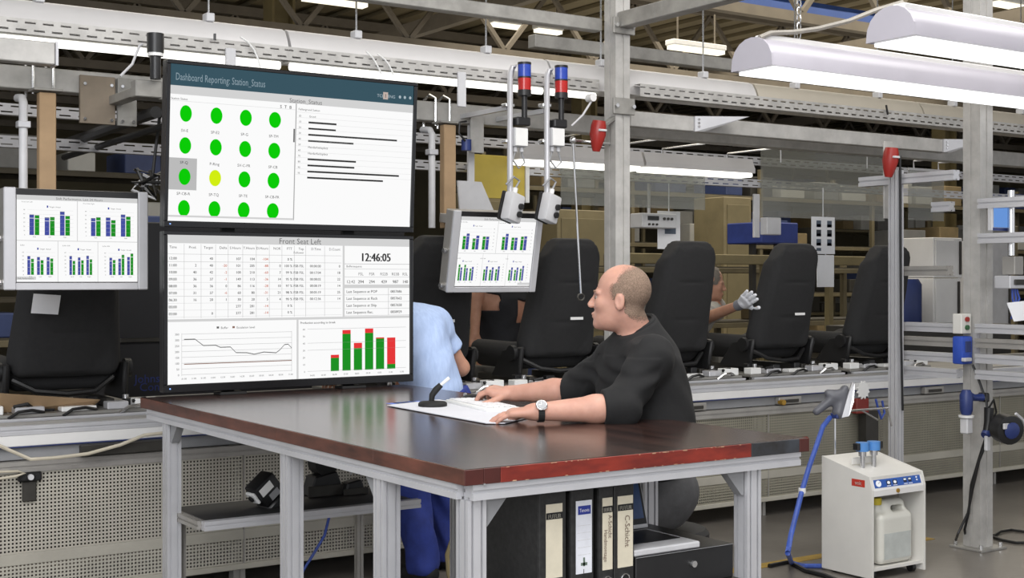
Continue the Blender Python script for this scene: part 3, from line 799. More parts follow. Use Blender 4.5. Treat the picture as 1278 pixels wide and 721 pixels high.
# latch plates on the front strip
for px, py in ((155, 551), (865, 517), (985, 513), (1165, 488)):
    c = PB(px, py, CB)
    t = thing('latch_plate', {155: 'small grey latch plate on the line side below the left seat', 865: 'grey latch plate on the line right of the seated man', 985: 'second grey latch plate on the line right of the seated man', 1165: 'grey latch plate on the line behind the steam unit'}[px], 'latch', tuple(c), 'latch plates')
    MB().box(c.x - .1, c.x + .1, CB - .012, CB + .028, .704, .75, .004).build('plate', ALUD, t)
    MB().box(c.x - .07, c.x + .07, CB - .02, CB - .0125, .715, .735, .003).build('slot_cover', STEELD, t)
q0, q1 = PB(100, 545, CB - .02), PB(205, 560, CB - .02)
o = MB().box(q0.x, q1.x, CB - .045, CB - .002, .705, .752, .003).build('cable_box', STEELD); tag(o, 'dark cable box on the line side at the left', 'box')
# yellow knob
c = PB(973, 511, CB); o = MB().cyl((c.x, CB - .04, .72), (c.x, CB, .72), .018, 10).build('brass_valve', mat('brass', 'b08a3a', .35, .6, .1, 9), None, True); tag(o, 'small brass valve on the front of the line', 'valve')

# ---------------- pallets with seats
s = SDF((-.36, -.34, -.05), (.36, .62, .85), .012)
tilt = Matrix.Rotation(R_(14), 3, 'X')        # leans back towards the camera
Rn = np.array(tilt)
s.rbox(tilt @ Vector((0, -.0, .39)), (.25, .055, .355), .05, Rn, .03, taper=.22)
for sx in (-1, 1):
    s.cap(tilt @ Vector((sx * .21, .03, .12)), tilt @ Vector((sx * .17, .04, .58)), .05, .04, .04)
s.ell(tilt @ Vector((0, -.045, .40)), (.17, .035, .30), Rn, .05)
for z in (.26, .50):
    s.rbox(tilt @ Vector((0, -.095, z)), (.16, .02, .006), .005, Rn, .01, sub=True)
for sx in (-1, 1):
    for q, dz in ((35, .30), (62, .345)):
        n_ = tilt @ Vector((sx * math.cos(R_(q)), 0, math.sin(R_(q))))
        p_ = tilt @ Vector((sx * .165, 0, .39 + dz)); s.cut(p_, n_)
backVQ = s.mesh()
s = SDF((-.36, -.2, -.15), (.36, .70, .25), .013)
s.rbox((0, .28, .03), (.24, .25, .07), .05, None, .03)
for sx in (-1, 1): s.cap((sx * .23, .08, .06), (sx * .23, .46, .07), .06, .055, .04)
s.ell((0, .30, .03), (.17, .2, .06), None, .04)
cushVQ = s.mesh()
def make_seat(loc, label):
    t = thing('car_seat', label, 'seat', loc, 'car seats on the line')
    o = soft('backrest', backVQ, SEATF, t); o = soft('cushion', cushVQ, SEATF, t)
    # geometry was made around the origin: give it the seat's own frame
    for c in t.children:
        if c.name.startswith(('backrest', 'cushion')):
            c.data.transform(WM[t.name])
    W = WM[t.name]
    for sx in (-1, 1):
        MB().hexa([W @ Vector(q) for q in ((sx * .26, -.04, -.09), (sx * .29, -.04, -.09), (sx * .29, .26, -.09), (sx * .26, .26, -.09), (sx * .26, -.08, .10), (sx * .29, -.08, .10), (sx * .29, .12, .08), (sx * .26, .12, .08))], .01).build('side_cover', SEATP, t, True)
        MB().cyl(W @ Vector((sx * .285, .0, .06)), W @ Vector((sx * .315, .0, .06)), .045, 16).build('recliner_knob', SEATP, [c for c in t.children if c.name.startswith('side_cover')][-1], True)
        MB().box(sx * .2 - .02, sx * .2 + .02, -.06, .50, -.12, -.08, .004, M=W).build('slide_rail', STEELD, t)
    MB().tube([W @ Vector((-.24, -.02, .02)), W @ Vector((-.15, -.07, -.03)), W @ Vector((0, -.06, -.05)), W @ Vector((.12, -.08, -.04)), W @ Vector((.22, -.03, .02))], .014, 7).build('wire_loom', BLACKP, t, True)
    MB().cbox(W @ (tilt @ Vector((.02, -.125, .30))), .09, .004, .016).build('tag', WHITEP, [c for c in t.children if c.name.startswith('backrest')][0])
    return t
def make_pallet(a, lab):
    t = thing('seat_pallet', lab, 'pallet', (a, 6.55, .826), 'seat pallets')
    z = .872
    MB().box(a - .42, a + .42, 6.18, 6.95, z, z + .016, .002).build('plate', mat('pallet_plate', '8f8d88', .45, .4, .15, 6), t)
    for dx in (-.3, .3):
        for dy in (6.23, 6.88): MB().box(a + dx - .05, a + dx + .05, dy - .04, dy + .04, .827, z - .0005, .003).build('block', ALU, t)
    for dx, w, h, mm in ((-.36, .09, .04, WHITEP), (-.2, .13, .03, ALU), (.02, .16, .022, WHITEP), (.2, .1, .035, ALU), (.34, .12, .045, WHITEP)):
        MB().box(a + dx - w / 2, a + dx + w / 2, 6.19, 6.26, z + .0165, z + .0165 + h, .004).build('locator', mm, t)
    for dx, dy, w, h in ((-.28, 6.27, .07, .06), (-.1, 6.22, .06, .05), (.11, 6.24, .05, .055), (.28, 6.22, .05, .04), (-.05, 6.3, .12, .03)):
        MB().box(a + dx - w / 2, a + dx + w / 2, dy + .045, dy + .09, z + .0165, z + .0165 + h, .004).build('black_block', BLACKP, t)
    for dx in (-.3, -.06, .2):
        MB().tube([(a + dx, 6.17, z + .0), (a + dx + .04, 6.155, z + .03), (a + dx + .1, 6.16, z + .035), (a + dx + .16, 6.19, z + .02)], .008, 6).build('lever_arm', BLACKP if dx < 0 else CHROME, t, True)
    for dx in (-.27, .27):
        MB().cyl((a + dx, 6.30, z + .0165), (a + dx, 6.30, z + .075), .016, 10).build('pin', CHROME, t, True)
        MB().tube([(a + dx, 6.2, z + .05), (a + dx + .06, 6.2, z + .06), (a + dx + .1, 6.24, z + .03)], .009, 6).build('clamp_lever', BLACKP, t, True)
    MB().profile((a - .42, 6.16, z - .012), (a + .42, 6.16, z - .012), .024).build('front_bar', ALU, t)
    return t
seats = []
SB = 6.37
for px, lab, plab in (
        (80, 'black car seat below the left monitor with a white slip on its back', 'seat pallet below the left monitor'),
        (532, 'black car seat half hidden right of the lower display behind the blue shirt', 'seat pallet half hidden behind the blue shirted worker'),
        (692, 'black car seat in front of the seated man, left of the steel post', 'seat pallet left of the steel post'),
        (839, 'black car seat behind the seated man\'s head', 'seat pallet behind the seated man'),
        (969, 'black car seat touched by the white gloved hand', 'seat pallet right of the gloved hand'),
        (1086, 'black car seat farthest right, behind the aluminium upright', 'seat pallet behind the aluminium upright')):
    a = PB(px, 380, SB).x
    make_pallet(a, plab)
    z = 1.010
    if not seats: st = make_seat((a, SB, z), lab); seats.append(st)
    else: seats.append(dup(seats[0], (a, SB, z), lab))
for i in (0, 3, 5):
    for ch in [g for c_ in seats[i].children for g in c_.children]:
        if ch.name.startswith('tag'): bpy.data.objects.remove(ch)
# white slip on the left seat, foam under it
W = Matrix.Translation(seats[0].location)
M_ = W @ tilt.to_4x4()
o = MB().box(-.23, -.11, -.126, -.122, .36, .45, 0, 1, M_ @ Matrix.Rotation(R_(4), 4, 'Y')).build('paper_slip', PAPER); tag(o, 'white paper slip with blue print on the left seat back', 'paper')
a = seats[0].location.x
o = MB().hexa([Vector(q) for q in ((a - .32, 6.285, .8895), (a + .1, 6.285, .8895), (a + .1, 6.30, .8895), (a - .32, 6.30, .8895), (a - .36, 6.2, .99), (a + .12, 6.2, .935), (a + .12, 6.22, .935), (a - .36, 6.22, .99))]).build('card_sheet', TANB); tag(o, 'tan card sheet standing under the left seat', 'card')

# ================================================================= behind the line
# dark cabinet with blue lettering
q0, q1 = PB(147, 276, 7.45), PB(505, 276, 7.45)
dk = mat('cabinet_dark', '232326', .5, 0, .1, 4)
t = thing('dark_cabinet', 'dark cabinet with blue lettering behind the displays', 'cabinet', ((q0.x + q1.x) / 2, 7.7, 0))
MB().box(q0.x, q1.x, 7.45, 7.95, 0, q0.z, .006).build('body', dk, t)
m = MB(); bl = mat('lettering_blue', '2c3a78', .6)
sz = .068
e = PB(168, 478, 7.445); put_text(m, 'Johnson', (e.x, 7.4475, e.z), (1, 0, 0), (0, 0, 1), sz)
e = PB(174, 486, 7.445); put_text(m, 'Controls', (e.x, 7.4475, e.z - .01), (1, 0, 0), (0, 0, 1), sz)
m.build('lettering', bl, t)
g0 = PB(147, 425, 7.44)
MB().box(q0.x + .01, q1.x - .01, 7.43, 7.449, g0.z - .012, g0.z + .012, .003).build('handle_rail', STEELD, t)
c = PB(143, 370, 7.0); e = PB(143, 498, 7.0)
o = MB().tube([(c.x, 7.0, .825), (c.x, 7.0, c.z)], .011, 8).build('bright_rod', ALU, None, True); tag(o, 'thin bright rod standing between the left seat and the dark cabinet', 'rod')
# wiring behind the left monitor
c = PB(190, 222, 6.6)
t = thing('cable_bundle', 'tangled white and black cables left of the upper display', 'cables', tuple(c))
for k in range(5):
    m = MB(); r = random.Random(k)
    pts = [c + Vector((r.uniform(-.1, .1), r.uniform(-.03, .03), r.uniform(-.12, .1))) for _ in range(5)]
    m.tube(pts, .009, 6).build('wire', (LGREYP, BLACKP, STEELD)[k % 3], t, True)
MB().tube([c, c + Vector((.02, -.05, .3)), (c.x, 6.36, 2.40), (c.x, 6.3505, 2.41)], .008, 6).build('wire', BLACKP, t, True)

# rack rows in the hall
rackm = mat('rack_paint', '6f664e', .6, .1, .2, 3); rackd = mat('rack_dark', '4a4436', .6, .1, .2, 3)
bins = [mat('bin_blue', '36436b', .5, 0, .15, 6), mat('bin_grey', '7c7c7a', .5, 0, .1, 6), mat('carton', '7f6f50', .8, 0, .15, 5), mat('bin_white', 'b9b8b2', .5, 0, .05, 6), mat('bin_dark', '35332e', .6, 0, .2, 6)]
rr = random.Random(11)
ORD = 'first second third fourth fifth sixth seventh eighth ninth tenth eleventh twelfth thirteenth fourteenth fifteenth sixteenth seventeenth eighteenth nineteenth twentieth'.split() + ['%dth' % i for i in range(21, 60)]
def rack(x0, x1, y, depth, levels, label, fill=.55, step=2.0, top=2.2, m=rackm):
    t = thing('storage_rack', label, 'rack', ((x0 + x1) / 2, y, 0))
    x = x0; n = max(1, round((x1 - x0) / step))
    for i in range(n + 1):
        x = x0 + (x1 - x0) * i / n
        for yy in (y, y + depth): MB().box(x - .03, x + .03, yy - .03, yy + .03, 0, top, .004).build('upright', m, t)
    for z in levels:
        for yy in (y - .031, y + depth): MB().box(x0, x1, yy - .012, yy + .012, z - .05, z, .003).build('beam', m, t)
        MB().box(x0, x1, y, y + depth, z + .0005, z + .015).build('shelf', rackd, t)
    for lv, z in enumerate(levels):
        x = x0 + .1; cnt = 0
        while x < x1 - .5:
            wd = rr.uniform(.3, .6); h = rr.uniform(.18, .38)
            if rr.random() < fill:
                bm_ = bins[rr.randrange(5)]
                names_ = {'bin_blue': 'blue', 'bin_grey': 'grey', 'carton': 'brown', 'bin_white': 'white', 'bin_dark': 'dark'}
                o = MB().box(x, x + wd, y + .05, y + depth - .05, z + .016, z + .016 + h, .01).build('storage_bin', bm_)
                cn = names_[bm_.name]
                cnt += 1
                tag(o, '%s bin, %s from left, %s, %s' % (cn, ORD[cnt - 1], 'lowest shelf|second shelf|third shelf|top shelf'.split('|')[lv], label), 'bin', 'bins on the %s' % label)
            x += wd + rr.uniform(.05, .4)
    return t
rack(2.0, 12.0, 10.2, .6, (.5, 1.05, 1.62), 'brown rack behind the seats', .5, 2.0, 1.75)
rack(9.0, 21.0, 14.0, .8, (.6, 1.3, 2.0, 2.7), 'second brown rack in the hall', .6, 2.4, 3.1)
rack(13.0, 24.0, 8.6, .6, (.5, 1.1, 1.7), 'brown rack behind the right upright', .5, 2.2, 2.1)
rack(-8.0, 6.0, 15.0, .8, (.6, 1.3, 2.0, 2.7), 'rack deep in the hall at left', .6, 2.6, 3.2, rackd)
rack(14.0, 32.0, 20.0, 1.0, (.8, 1.7, 2.6, 3.4), 'tall rack near the back wall', .7, 2.6, 4.0)
# columns and machines
for k, (px, y0, b, wd, lab) in enumerate(((921, 246, 13.0, .5, 'broad beige cabinet deep in the hall above the seats'), (730, 262, 12.5, .8, 'beige machine behind the chrome pull rod'), (1175, 300, 12.0, .8, 'grey machine box right of the aluminium upright'), (610, 240, 13.0, .5, 'beige column behind the yellow panel'))):
    c = PB(px, y0, b)
    t = thing('machine_cabinet', lab, 'cabinet', (c.x, b + .3, 0))
    MB().box(c.x - wd / 2, c.x + wd / 2, b, b + .6, 0, c.z, .01).build('body', BEIGE if k != 2 else GREYP, t)
    MB().box(c.x - wd / 2 + .05, c.x + wd / 2 - .05, b - .012, b - .0005, .3, c.z - .1, .006).build('door', mat('beige_door', '7a7053', .6, 0, .12, 3), t)
    MB().box(c.x + wd / 2 - .1, c.x + wd / 2 - .08, b - .03, b - .0125, 1.0, 1.2, .003).build('handle', STEELD, t)
for k, (x, y) in enumerate(((7.5, 16.8), (14.0, 18.5), (20.5, 16.0), (3.0, 18.0), (27, 18))):
    t = thing('hall_column', 'olive steel hall column standing deep in the hall', 'column', (x, y, 0), 'hall columns')
    for dx in (-.15, .15): MB().box(x + dx - .02, x + dx + .02, y - .15, y + .15, 0, 5.7).build('flange', OLIVE, t)
    MB().box(x - .13, x + .13, y - .015, y + .015, 0, 5.7).build('web', OLIVE, t)
# control unit and posters above the seats
c = PB(821, 275, 7.3)
t = thing('control_unit', 'grey control unit with a small display right of the front post', 'control unit', tuple(c))
MB().box(c.x - .16, c.x + .16, 7.28, 7.42, c.z - .055, c.z + .05, .006).build('case', LGREYP, t)
MB().box(c.x - .11, c.x - .01, 7.274, 7.2795, c.z - .0, c.z + .03).build('display', BLACKP, t)
for i in range(3):
    MB().cyl((c.x + .04 + i * .035, 7.268, c.z + .012), (c.x + .04 + i * .035, 7.2795, c.z + .012), .01, 10).build('knob', STEELD, t, True)
    MB().cyl((c.x - .1 + i * .035, 7.268, c.z - .03), (c.x - .1 + i * .035, 7.2795, c.z - .03), .008, 10).build('push_button', STEELD, t, True)
MB().tube([(c.x, 7.4, c.z + .05), (c.x, 7.4, 2.19)], .012, 6).build('hanger', ALU, t)
def sheet(px0, py0, px1, py1, b, label, pics=(), m=PAPER, skew=0):
    q0, q1 = PB(px0, py0, b), PB(px1, py1, b)
    W_, H_ = q1.x - q0.x, q0.z - q1.z
    t = thing('notice_sheet', label, 'notice', ((q0.x + q1.x) / 2, b, q1.z))
    MB().box(q0.x, q1.x, b, b + .006, q1.z, q0.z, .001).build('page', m, t)
    MB().tube([((q0.x + q1.x) / 2, b + .003, q0.z), ((q0.x + q1.x) / 2, b + .003, max(q0.z + .03, 2.20 if py0 < 300 else 0)), ((q0.x + q1.x) / 2, 7.2315 if py0 < 300 and b < 7.25 else b + .003, max(q0.z + .03, 2.20 if py0 < 300 else 0))], .004, 5).build('hanger', CHROME, t)
    if pics:
        pg = Page((q0.x, b, q1.z), (1, 0, 0), (0, 0, 1), W_, H_)
        for (x0, y0, x1, y1, mm) in pics: pg.rect(x0, y0, x1, y1, mm, 2)
        pg.build('print', t)
    return t
inkd = mat('ink_slate', '5a6472', .8); inkk = mat('ink_dark', '3a3d42', .8); inkb = mat('ink_blue', '4c6aa8', .8)
pics = []
for i in range(3):
    for j in range(2): pics.append((.30 + j * .46 - .1, .10 + i * .25, .30 + j * .46 + .1, .28 + i * .25, inkd if i != 1 else inkk)); pics.append((.30 + j * .46 - .1, .20 + i * .25, .30 + j * .46 + .1, .28 + i * .25, inkb))
pics.append((.2, .84, .4, .92, inkd))
sheet(1013, 270, 1042, 317, 7.1, 'white notice sheet with six small pictures above the right seats', pics)
sheet(1020, 318, 1041, 358, 7.12, 'blank white sheet hanging below the picture notice')
sheet(821, 263, 849, 311, 7.35, 'white sheet with a dark picture behind the grey control unit', [(.3, .08, .8, .6, inkd)])
t = thing('wall_bracket', 'white bracket with a small box on the post above the gloved hand', 'bracket', tuple(PB(952, 280, 7.2)))
c = PB(945, 262, 7.2); e = PB(955, 280, 7.2)
MB().box(c.x - .03, c.x + .03, 7.2, 7.22, e.z - .1, c.z + .12, .003).build('plate', LGREYP, t)
MB().box(e.x - .06, e.x + .09, 7.12, 7.195, e.z - .08, e.z + .05, .006).build('box', LGREYP, t)
# blue frame of a machine behind
q0, q1 = PB(962, 276, 9.0), PB(1008, 304, 9.0)
o = MB().box(q0.x, q1.x, 9.12, 9.6, q1.z, q0.z, .01).build('blue_hood', mat('hood_blue', '2e3f86', .6, 0, .2, 4)); tag(o, 'dark blue machine hood above the right seat', 'hood')
for x in (q0.x + .08, q1.x - .08): MB().box(x - .025, x + .025, 9.3, 9.35, 0, q1.z - .0005).build('hood_leg', STEELD, o)
t = thing('handrail', 'ochre handrail on posts running behind the seats', 'rail', (10, 9, 0)); rm_ = mat('rail_ochre', '867a58', .6, .1, .12, 4)
h0, h1 = PB(770, 322, 9.0), PB(1110, 322, 9.0)
MB().bar(h0, (h1.x, 9.0, h0.z), .09, .09, .006).build('top_rail', rm_, t)
for i in range(5):
    x = h0.x + (h1.x - h0.x) * i / 4; MB().box(x - .03, x + .03, 8.97, 9.03, 0, h0.z - .0455).build('rail_post', rm_, t)
# ================================================================= work table
TX0, TX1, TY0, TY1, TZ = 1.82, 3.087, 2.916, 5.484, 1.0
def wood(name, c1, c2, rough):
    return mat(name, c1, rough, 0, .35, 6, col2=c2, stretch=(.6, 6, 6), bump=.05, bscale=20)
topm = mat('table_top_wood', '271b19', .21, 0, .35, 3, col2='3e2b26', stretch=(5, .5, 5), spec=.6)
edgeb = mat('edge_brown', '4a2a20', .45, 0, .4, 9, col2='6d4032', stretch=(1, .5, 2))
edger = mat('edge_red', '6e1f18', .4, 0, .35, 9, col2='93301f', stretch=(.6, 1, 2))
edged = mat('edge_dark', '2a2624', .4, 0, .3, 12, col2='3c4148')
edgex = mat('edge_darkred', '451a14', .45, 0, .3, 9)
t = thing('work_table', 'dark brown wooden work table with red edge on aluminium profile legs', 'table', ((TX0 + TX1) / 2, (TY0 + TY1) / 2, 0))
MB().box(TX0 + .004, TX1 - .004, TY0 + .004, TY1, .964, TZ, .003, 2).build('table_top', topm, t)
bnds = [582, 604, 625, 938, 998, 1011]; ms = [edgex, edgex, edger, edged, edgex]
xsb = [PB(p, 590, TY0).x for p in bnds]; xsb[0] = TX0; xsb[-1] = TX1
for i in range(5):
    MB().box(xsb[i] + .0005, xsb[i + 1] - .0005, TY0, TY0 + .0038, .958, .999, .001).build('edge_band', ms[i], t)
# chipped bare wood along the red edge
chip = mat('bare_wood', 'b08d70', .7, 0, .2, 20); m = MB(); r = random.Random(3)
for i in range(44):
    x = r.uniform(xsb[2], xsb[3] - .02); l = r.uniform(.002, .014)
    if r.random() < .5: m.box(x, x + l, TY0 - .0006, TY0 + .002, .9585, .9585 + r.uniform(.001, .003))
    else: m.box(x, x + l, TY0 - .0006, TY0 + .002, .9975 - r.uniform(.0005, .002), .9985)
o = m.build('edge_chips', chip, t); o['kind'] = 'stuff'
ys = [TY0 + .004, 3.42, 4.1, 4.8, TY1]
for i in range(4): MB().box(TX0, TX0 + .0038, ys[i] + .0005, ys[i + 1] - .0005, .958, .999, .001).build('edge_band', edgeb, t)
MB().box(TX1 - .0038, TX1, TY0 + .004, TY1, .958, .999, .001).build('edge_band', edgeb, t)
for p0, p1 in (((TX0 + .03, TY0 + .03, .938), (TX1 - .03, TY0 + .03, .938)), ((TX0 + .03, TY1 - .03, .938), (TX1 - .03, TY1 - .03, .938)),
               ((TX0 + .03, TY0 + .055, .938), (TX0 + .03, TY1 - .055, .938)), ((TX1 - .03, TY0 + .055, .938), (TX1 - .03, TY1 - .055, .938))):
    MB().profile(p0, p1, .045).build('frame_rail', ALU, t)
for k, (x, y) in enumerate(((1.872, 2.968), (1.862, 3.413), (1.862, 4.07), (1.862, 5.22), (2.87, 2.966), (2.87, 3.45), (3.04, 4.92))):
    MB().profile((x, y, .03), (x, y, .915), .058, 2).build('leg', ALU, t)
    MB().cyl((x, y, 0), (x, y, .029), .03, 12, .022).build('foot', BLACKP, t, True)
# gussets
for x, y, dx, dy in ((1.902, 2.968, 1, 0), (2.84, 2.966, -1, 0), (1.862, 3.443, 0, 1), (1.862, 5.19, 0, -1)):
    v = Vector((dx, dy, 0)); n = Vector((dy, dx, 0)) * .016; p = Vector((x, y, .914)); m = MB()
    a_, b_, c_ = p, p + v * .075, p - Vector((0, 0, .075))
    m.hexa([a_ - n, a_ + n, b_ + n, b_ - n, c_ - n, c_ + n, c_ + n + v * .01, c_ - n + v * .01]); m.build('gusset', GREYP, t)
MB().cyl((xsb[1], TY0 - .004, .957), (xsb[1], TY0 + .002, .957), .004, 8).build('screw', CHROME, t)
# lower shelf of the table at the near end
MB().box(1.90, 2.84, 2.945, 3.40, .566, .584, .002).build('lower_shelf', STEELD, t)
MB().profile((2.84, 3.47, .55), (2.84, 2.97, .55), .03).build('shelf_rail', ALU, t)
MB().profile((1.90, 3.0, .55), (2.84, 3.0, .55), .03).build('shelf_rail', ALU, t)
# black shelf under the far end
t = thing('under_shelf', 'black topped shelf with aluminium front rail under the far end of the table', 'shelf', (2.4, 5.1, .5))
MB().box(1.90, 2.84, 4.975, 5.34, .534, .552, .002).build('shelf_board', mat('black_belt', '2a2a2b', .6, 0, .1, 12), t)
MB().profile((1.892, 4.955, .535), (2.86, 4.955, .535), .036).build('front_rail', ALU, t)
MB().profile((1.892, 4.975, .535), (1.892, 5.34, .535), .034).build('end_rail', ALUD, t)
for x in (1.93, 2.75): MB().profile((x, 5.3, 0), (x, 5.3, .533), .03).build('support', ALUD, t)
# things on it
def scanner(c, lab, rz):
    t = thing('barcode_reader', lab, 'device', tuple(c), rotz=rz)
    W = WM[t.name] @ Matrix.Translation((0, 0, .075)) @ Matrix.Rotation(R_(-38), 4, 'Y')
    MB().box(-.055, .055, -.045, .045, -.05, .05, .010, 2, W).build('case', BLACKP, t, True)
    MB().box(-.06, .06, -.05, .05, -.085, -.052, .008, 1, W).build('foot', BLACKP, t, True)
    MB().box(-.045, .02, -.0475, -.0455, -.0, .035, 0, 1, W).build('label', WHITEP, t)
    MB().box(-.02, .03, -.0475, -.0455, -.042, -.012, 0, 1, W).build('label', GREYP, t)
    MB().box(-.07, -.0565, -.03, .03, -.02, .035, .004, 1, W).build('lens_block', WHITEP, t)
    MB().cyl(W @ Vector((-.078, 0, .01)), W @ Vector((-.0705, 0, .01)), .014, 12).build('lens', BLACKM, t, True)
scanner(PZ(330, 632, .553), 'black device with white labels leaning on the black shelf', R_(10))
def dispenser(c, lab, s=1.0, wires=0):
    t = thing('tape_dispenser', lab, 'dispenser', tuple(c))
    c = Vector(c); m = MB()
    m.hexa([c + Vector(q) * s for q in ((-.09, -.05, 0), (.09, -.05, 0), (.09, .05, 0), (-.09, .05, 0), (-.06, -.05, .09), (.05, -.05, .11), (.05, .05, .11), (-.06, .05, .09))], .006).build('body', BLACKP, t)
    MB().box(c.x - .1 * s, c.x + .1 * s, c.y - .058 * s, c.y - .051 * s, c.z, c.z + .05 * s, .002).build('front_lip', STEELD, t)
    if wires:
        for k in range(3):
            x = c.x - .02 + .025 * k
            MB().tube([(x, c.y - .02, c.z + .09), (x + .01, c.y - .05, c.z + .13), (x + .04, c.y - .03, c.z + .15), (x + .09, c.y + .02, c.z + .10)], .005, 6).build('wire', LGREYP, t, True)
        MB().box(c.x + .1, c.x + .19, c.y - .03, c.y + .03, c.z + .03, c.z + .045, .003).build('bracket', ALU, t)
    else:
        MB().cyl((c.x + .0, c.y - .04, c.z + .14), (c.x + .0, c.y + .04, c.z + .14), .055, 16).build('roll', BLACKM, t, True)
dispenser(PZ(400, 620, .553) + Vector((.04, .06, 0)), 'black dispenser with a roll on the black shelf behind the table leg', .95)
dispenser(PZ(440, 616, .553), 'low black unit with silver wires at the right end of the black shelf', .6, 1)
# cables under the table
bluec = mat('blue_cable', '3c55a8', .5); tanc = mat('tan_hose', '8a7d57', .45)
for pts, r, mm, lab in (
        ([PB(412, 640, 5.95), PB(405, 668, 5.95), PB(392, 690, 5.9), PB(378, 712, 5.85), PB(370, 740, 5.8)], .007, bluec, 'thin blue cable hanging in front of the perforated panel under the table'),
        ([PB(150, 574, 5.9), PB(205, 540, 5.9), ], .006, LGREYP, ''),
        ([PB(576, 645, 5.5), PB(566, 668, 5.5), PB(558, 692, 5.5), PB(560, 716, 5.48), PB(566, 735, 5.45)], .012, tanc, 'tan hose hanging behind the near corner leg'),
        ([PB(-10, 552, 5.96), PB(15, 563, 5.96), PB(38, 573, 5.95), PB(70, 571, 5.95), PB(110, 566, 5.95), PB(150, 555, 5.95), PB(180, 543, 5.95), PB(205, 540, 5.95)], .008, mat('pale_cable', 'bdb5a3', .5), 'pale cable sagging along the front of the line at left'),
        ([PB(-8, 589, 5.97), PB(22, 588, 5.97), PB(31, 590, 5.97), PB(20, 594, 5.97), PB(-6, 598, 5.97)], .006, mat('pale_cable', 'bdb5a3', .5), 'short pale cable loop at the left edge')):
    if lab: tag(MB().tube(pts, r, 7).build('cable' if r < .01 else 'hose', mm, None, True), lab, 'cable' if r < .01 else 'hose')
c = PB(36, 594, CB)
t = thing('cable_socket', 'black cable socket with two round plugs on the perforated panel at left', 'socket', tuple(c))
MB().box(c.x - .05, c.x + .05, CB - .025, CB + .001, c.z - .02, c.z + .02, .005).build('body', BLACKP, t)
for dx in (-.03, 0, .03): MB().cyl((c.x + dx, CB - .04, c.z), (c.x + dx, CB - .0255, c.z), .013, 10).build('plug', LGREYP if dx == 0 else BLACKP, t, True)
MB().box(c.x - .03, c.x + .03, CB - .012, CB + .001, c.z - .11, c.z - .021, .004).build('strap', STEELD, t)

# ---------------- displays
SW = emis('screen_white', 'fcfcfc', .99); SG = emis('screen_grey', 'dcdcdc', .9); SL = emis('screen_line', 'b0b0b0', .9); ST = emis('screen_text', '3a3a3a', .8); STM = emis('screen_text_mid', '6e6e6e', .85)
SGREEN = emis('screen_green', '0ccb08', 1); SYEL = emis('screen_yellow', 'd2ee12', 1); STEAL = emis('screen_teal', '3a5561', 1); STX = emis('screen_title', 'aebcc4', .95)
SBG = emis('screen_bar_green', '1f8f25', 1); SBR = emis('screen_bar_red', 'e5383a', 1); SBB = emis('screen_bar_blue', '4650a0', 1); SRT = emis('screen_red_text', 'c9603a', 1); SBRN = emis('screen_brown', '8a6a5e', 1)
PANEL = mat('screen_bezel', '0d0d0f', .25, 0, .1, 10)
LED = emis('led_blue', '8fb4ff', 1.5)
DX0, DX1, DY = 1.893, 3.087, 5.40
def display(z0, z1, label, bb, draw):
    t = thing('display', label, 'display', ((DX0 + DX1) / 2, DY + .03, z0))
    MB().box(DX0, DX1, DY + .012, DY + .06, z0, z1, .004).build('back_case', BLACKP, t)
    bz = .016; W = DX1 - DX0 - 2 * bz; H = z1 - z0 - bz - bb
    MB().box(DX0, DX1, DY, DY + .0118, z0, z0 + bb, .002).build('bezel', PANEL, t); MB().box(DX0, DX1, DY, DY + .0118, z1 - bz, z1, .002).build('bezel', PANEL, t)
    MB().box(DX0, DX0 + bz, DY, DY + .0118, z0 + bb + .0002, z1 - bz - .0002, .002).build('bezel', PANEL, t); MB().box(DX1 - bz, DX1, DY, DY + .0118, z0 + bb + .0002, z1 - bz - .0002, .002).build('bezel', PANEL, t)
    pg = Page((DX0 + bz, DY + .0105, z0 + bb), (1, 0, 0), (0, 0, 1), W, H)
    pg.warp = 1.12; draw(pg, W / H); pg.build('screen', t)
    MB().cyl((DX0 + .025, DY - .003, z0 + bb / 2), (DX0 + .025, DY - .0002, z0 + bb / 2), .003, 8).build('power_light', LED, t)
    return t
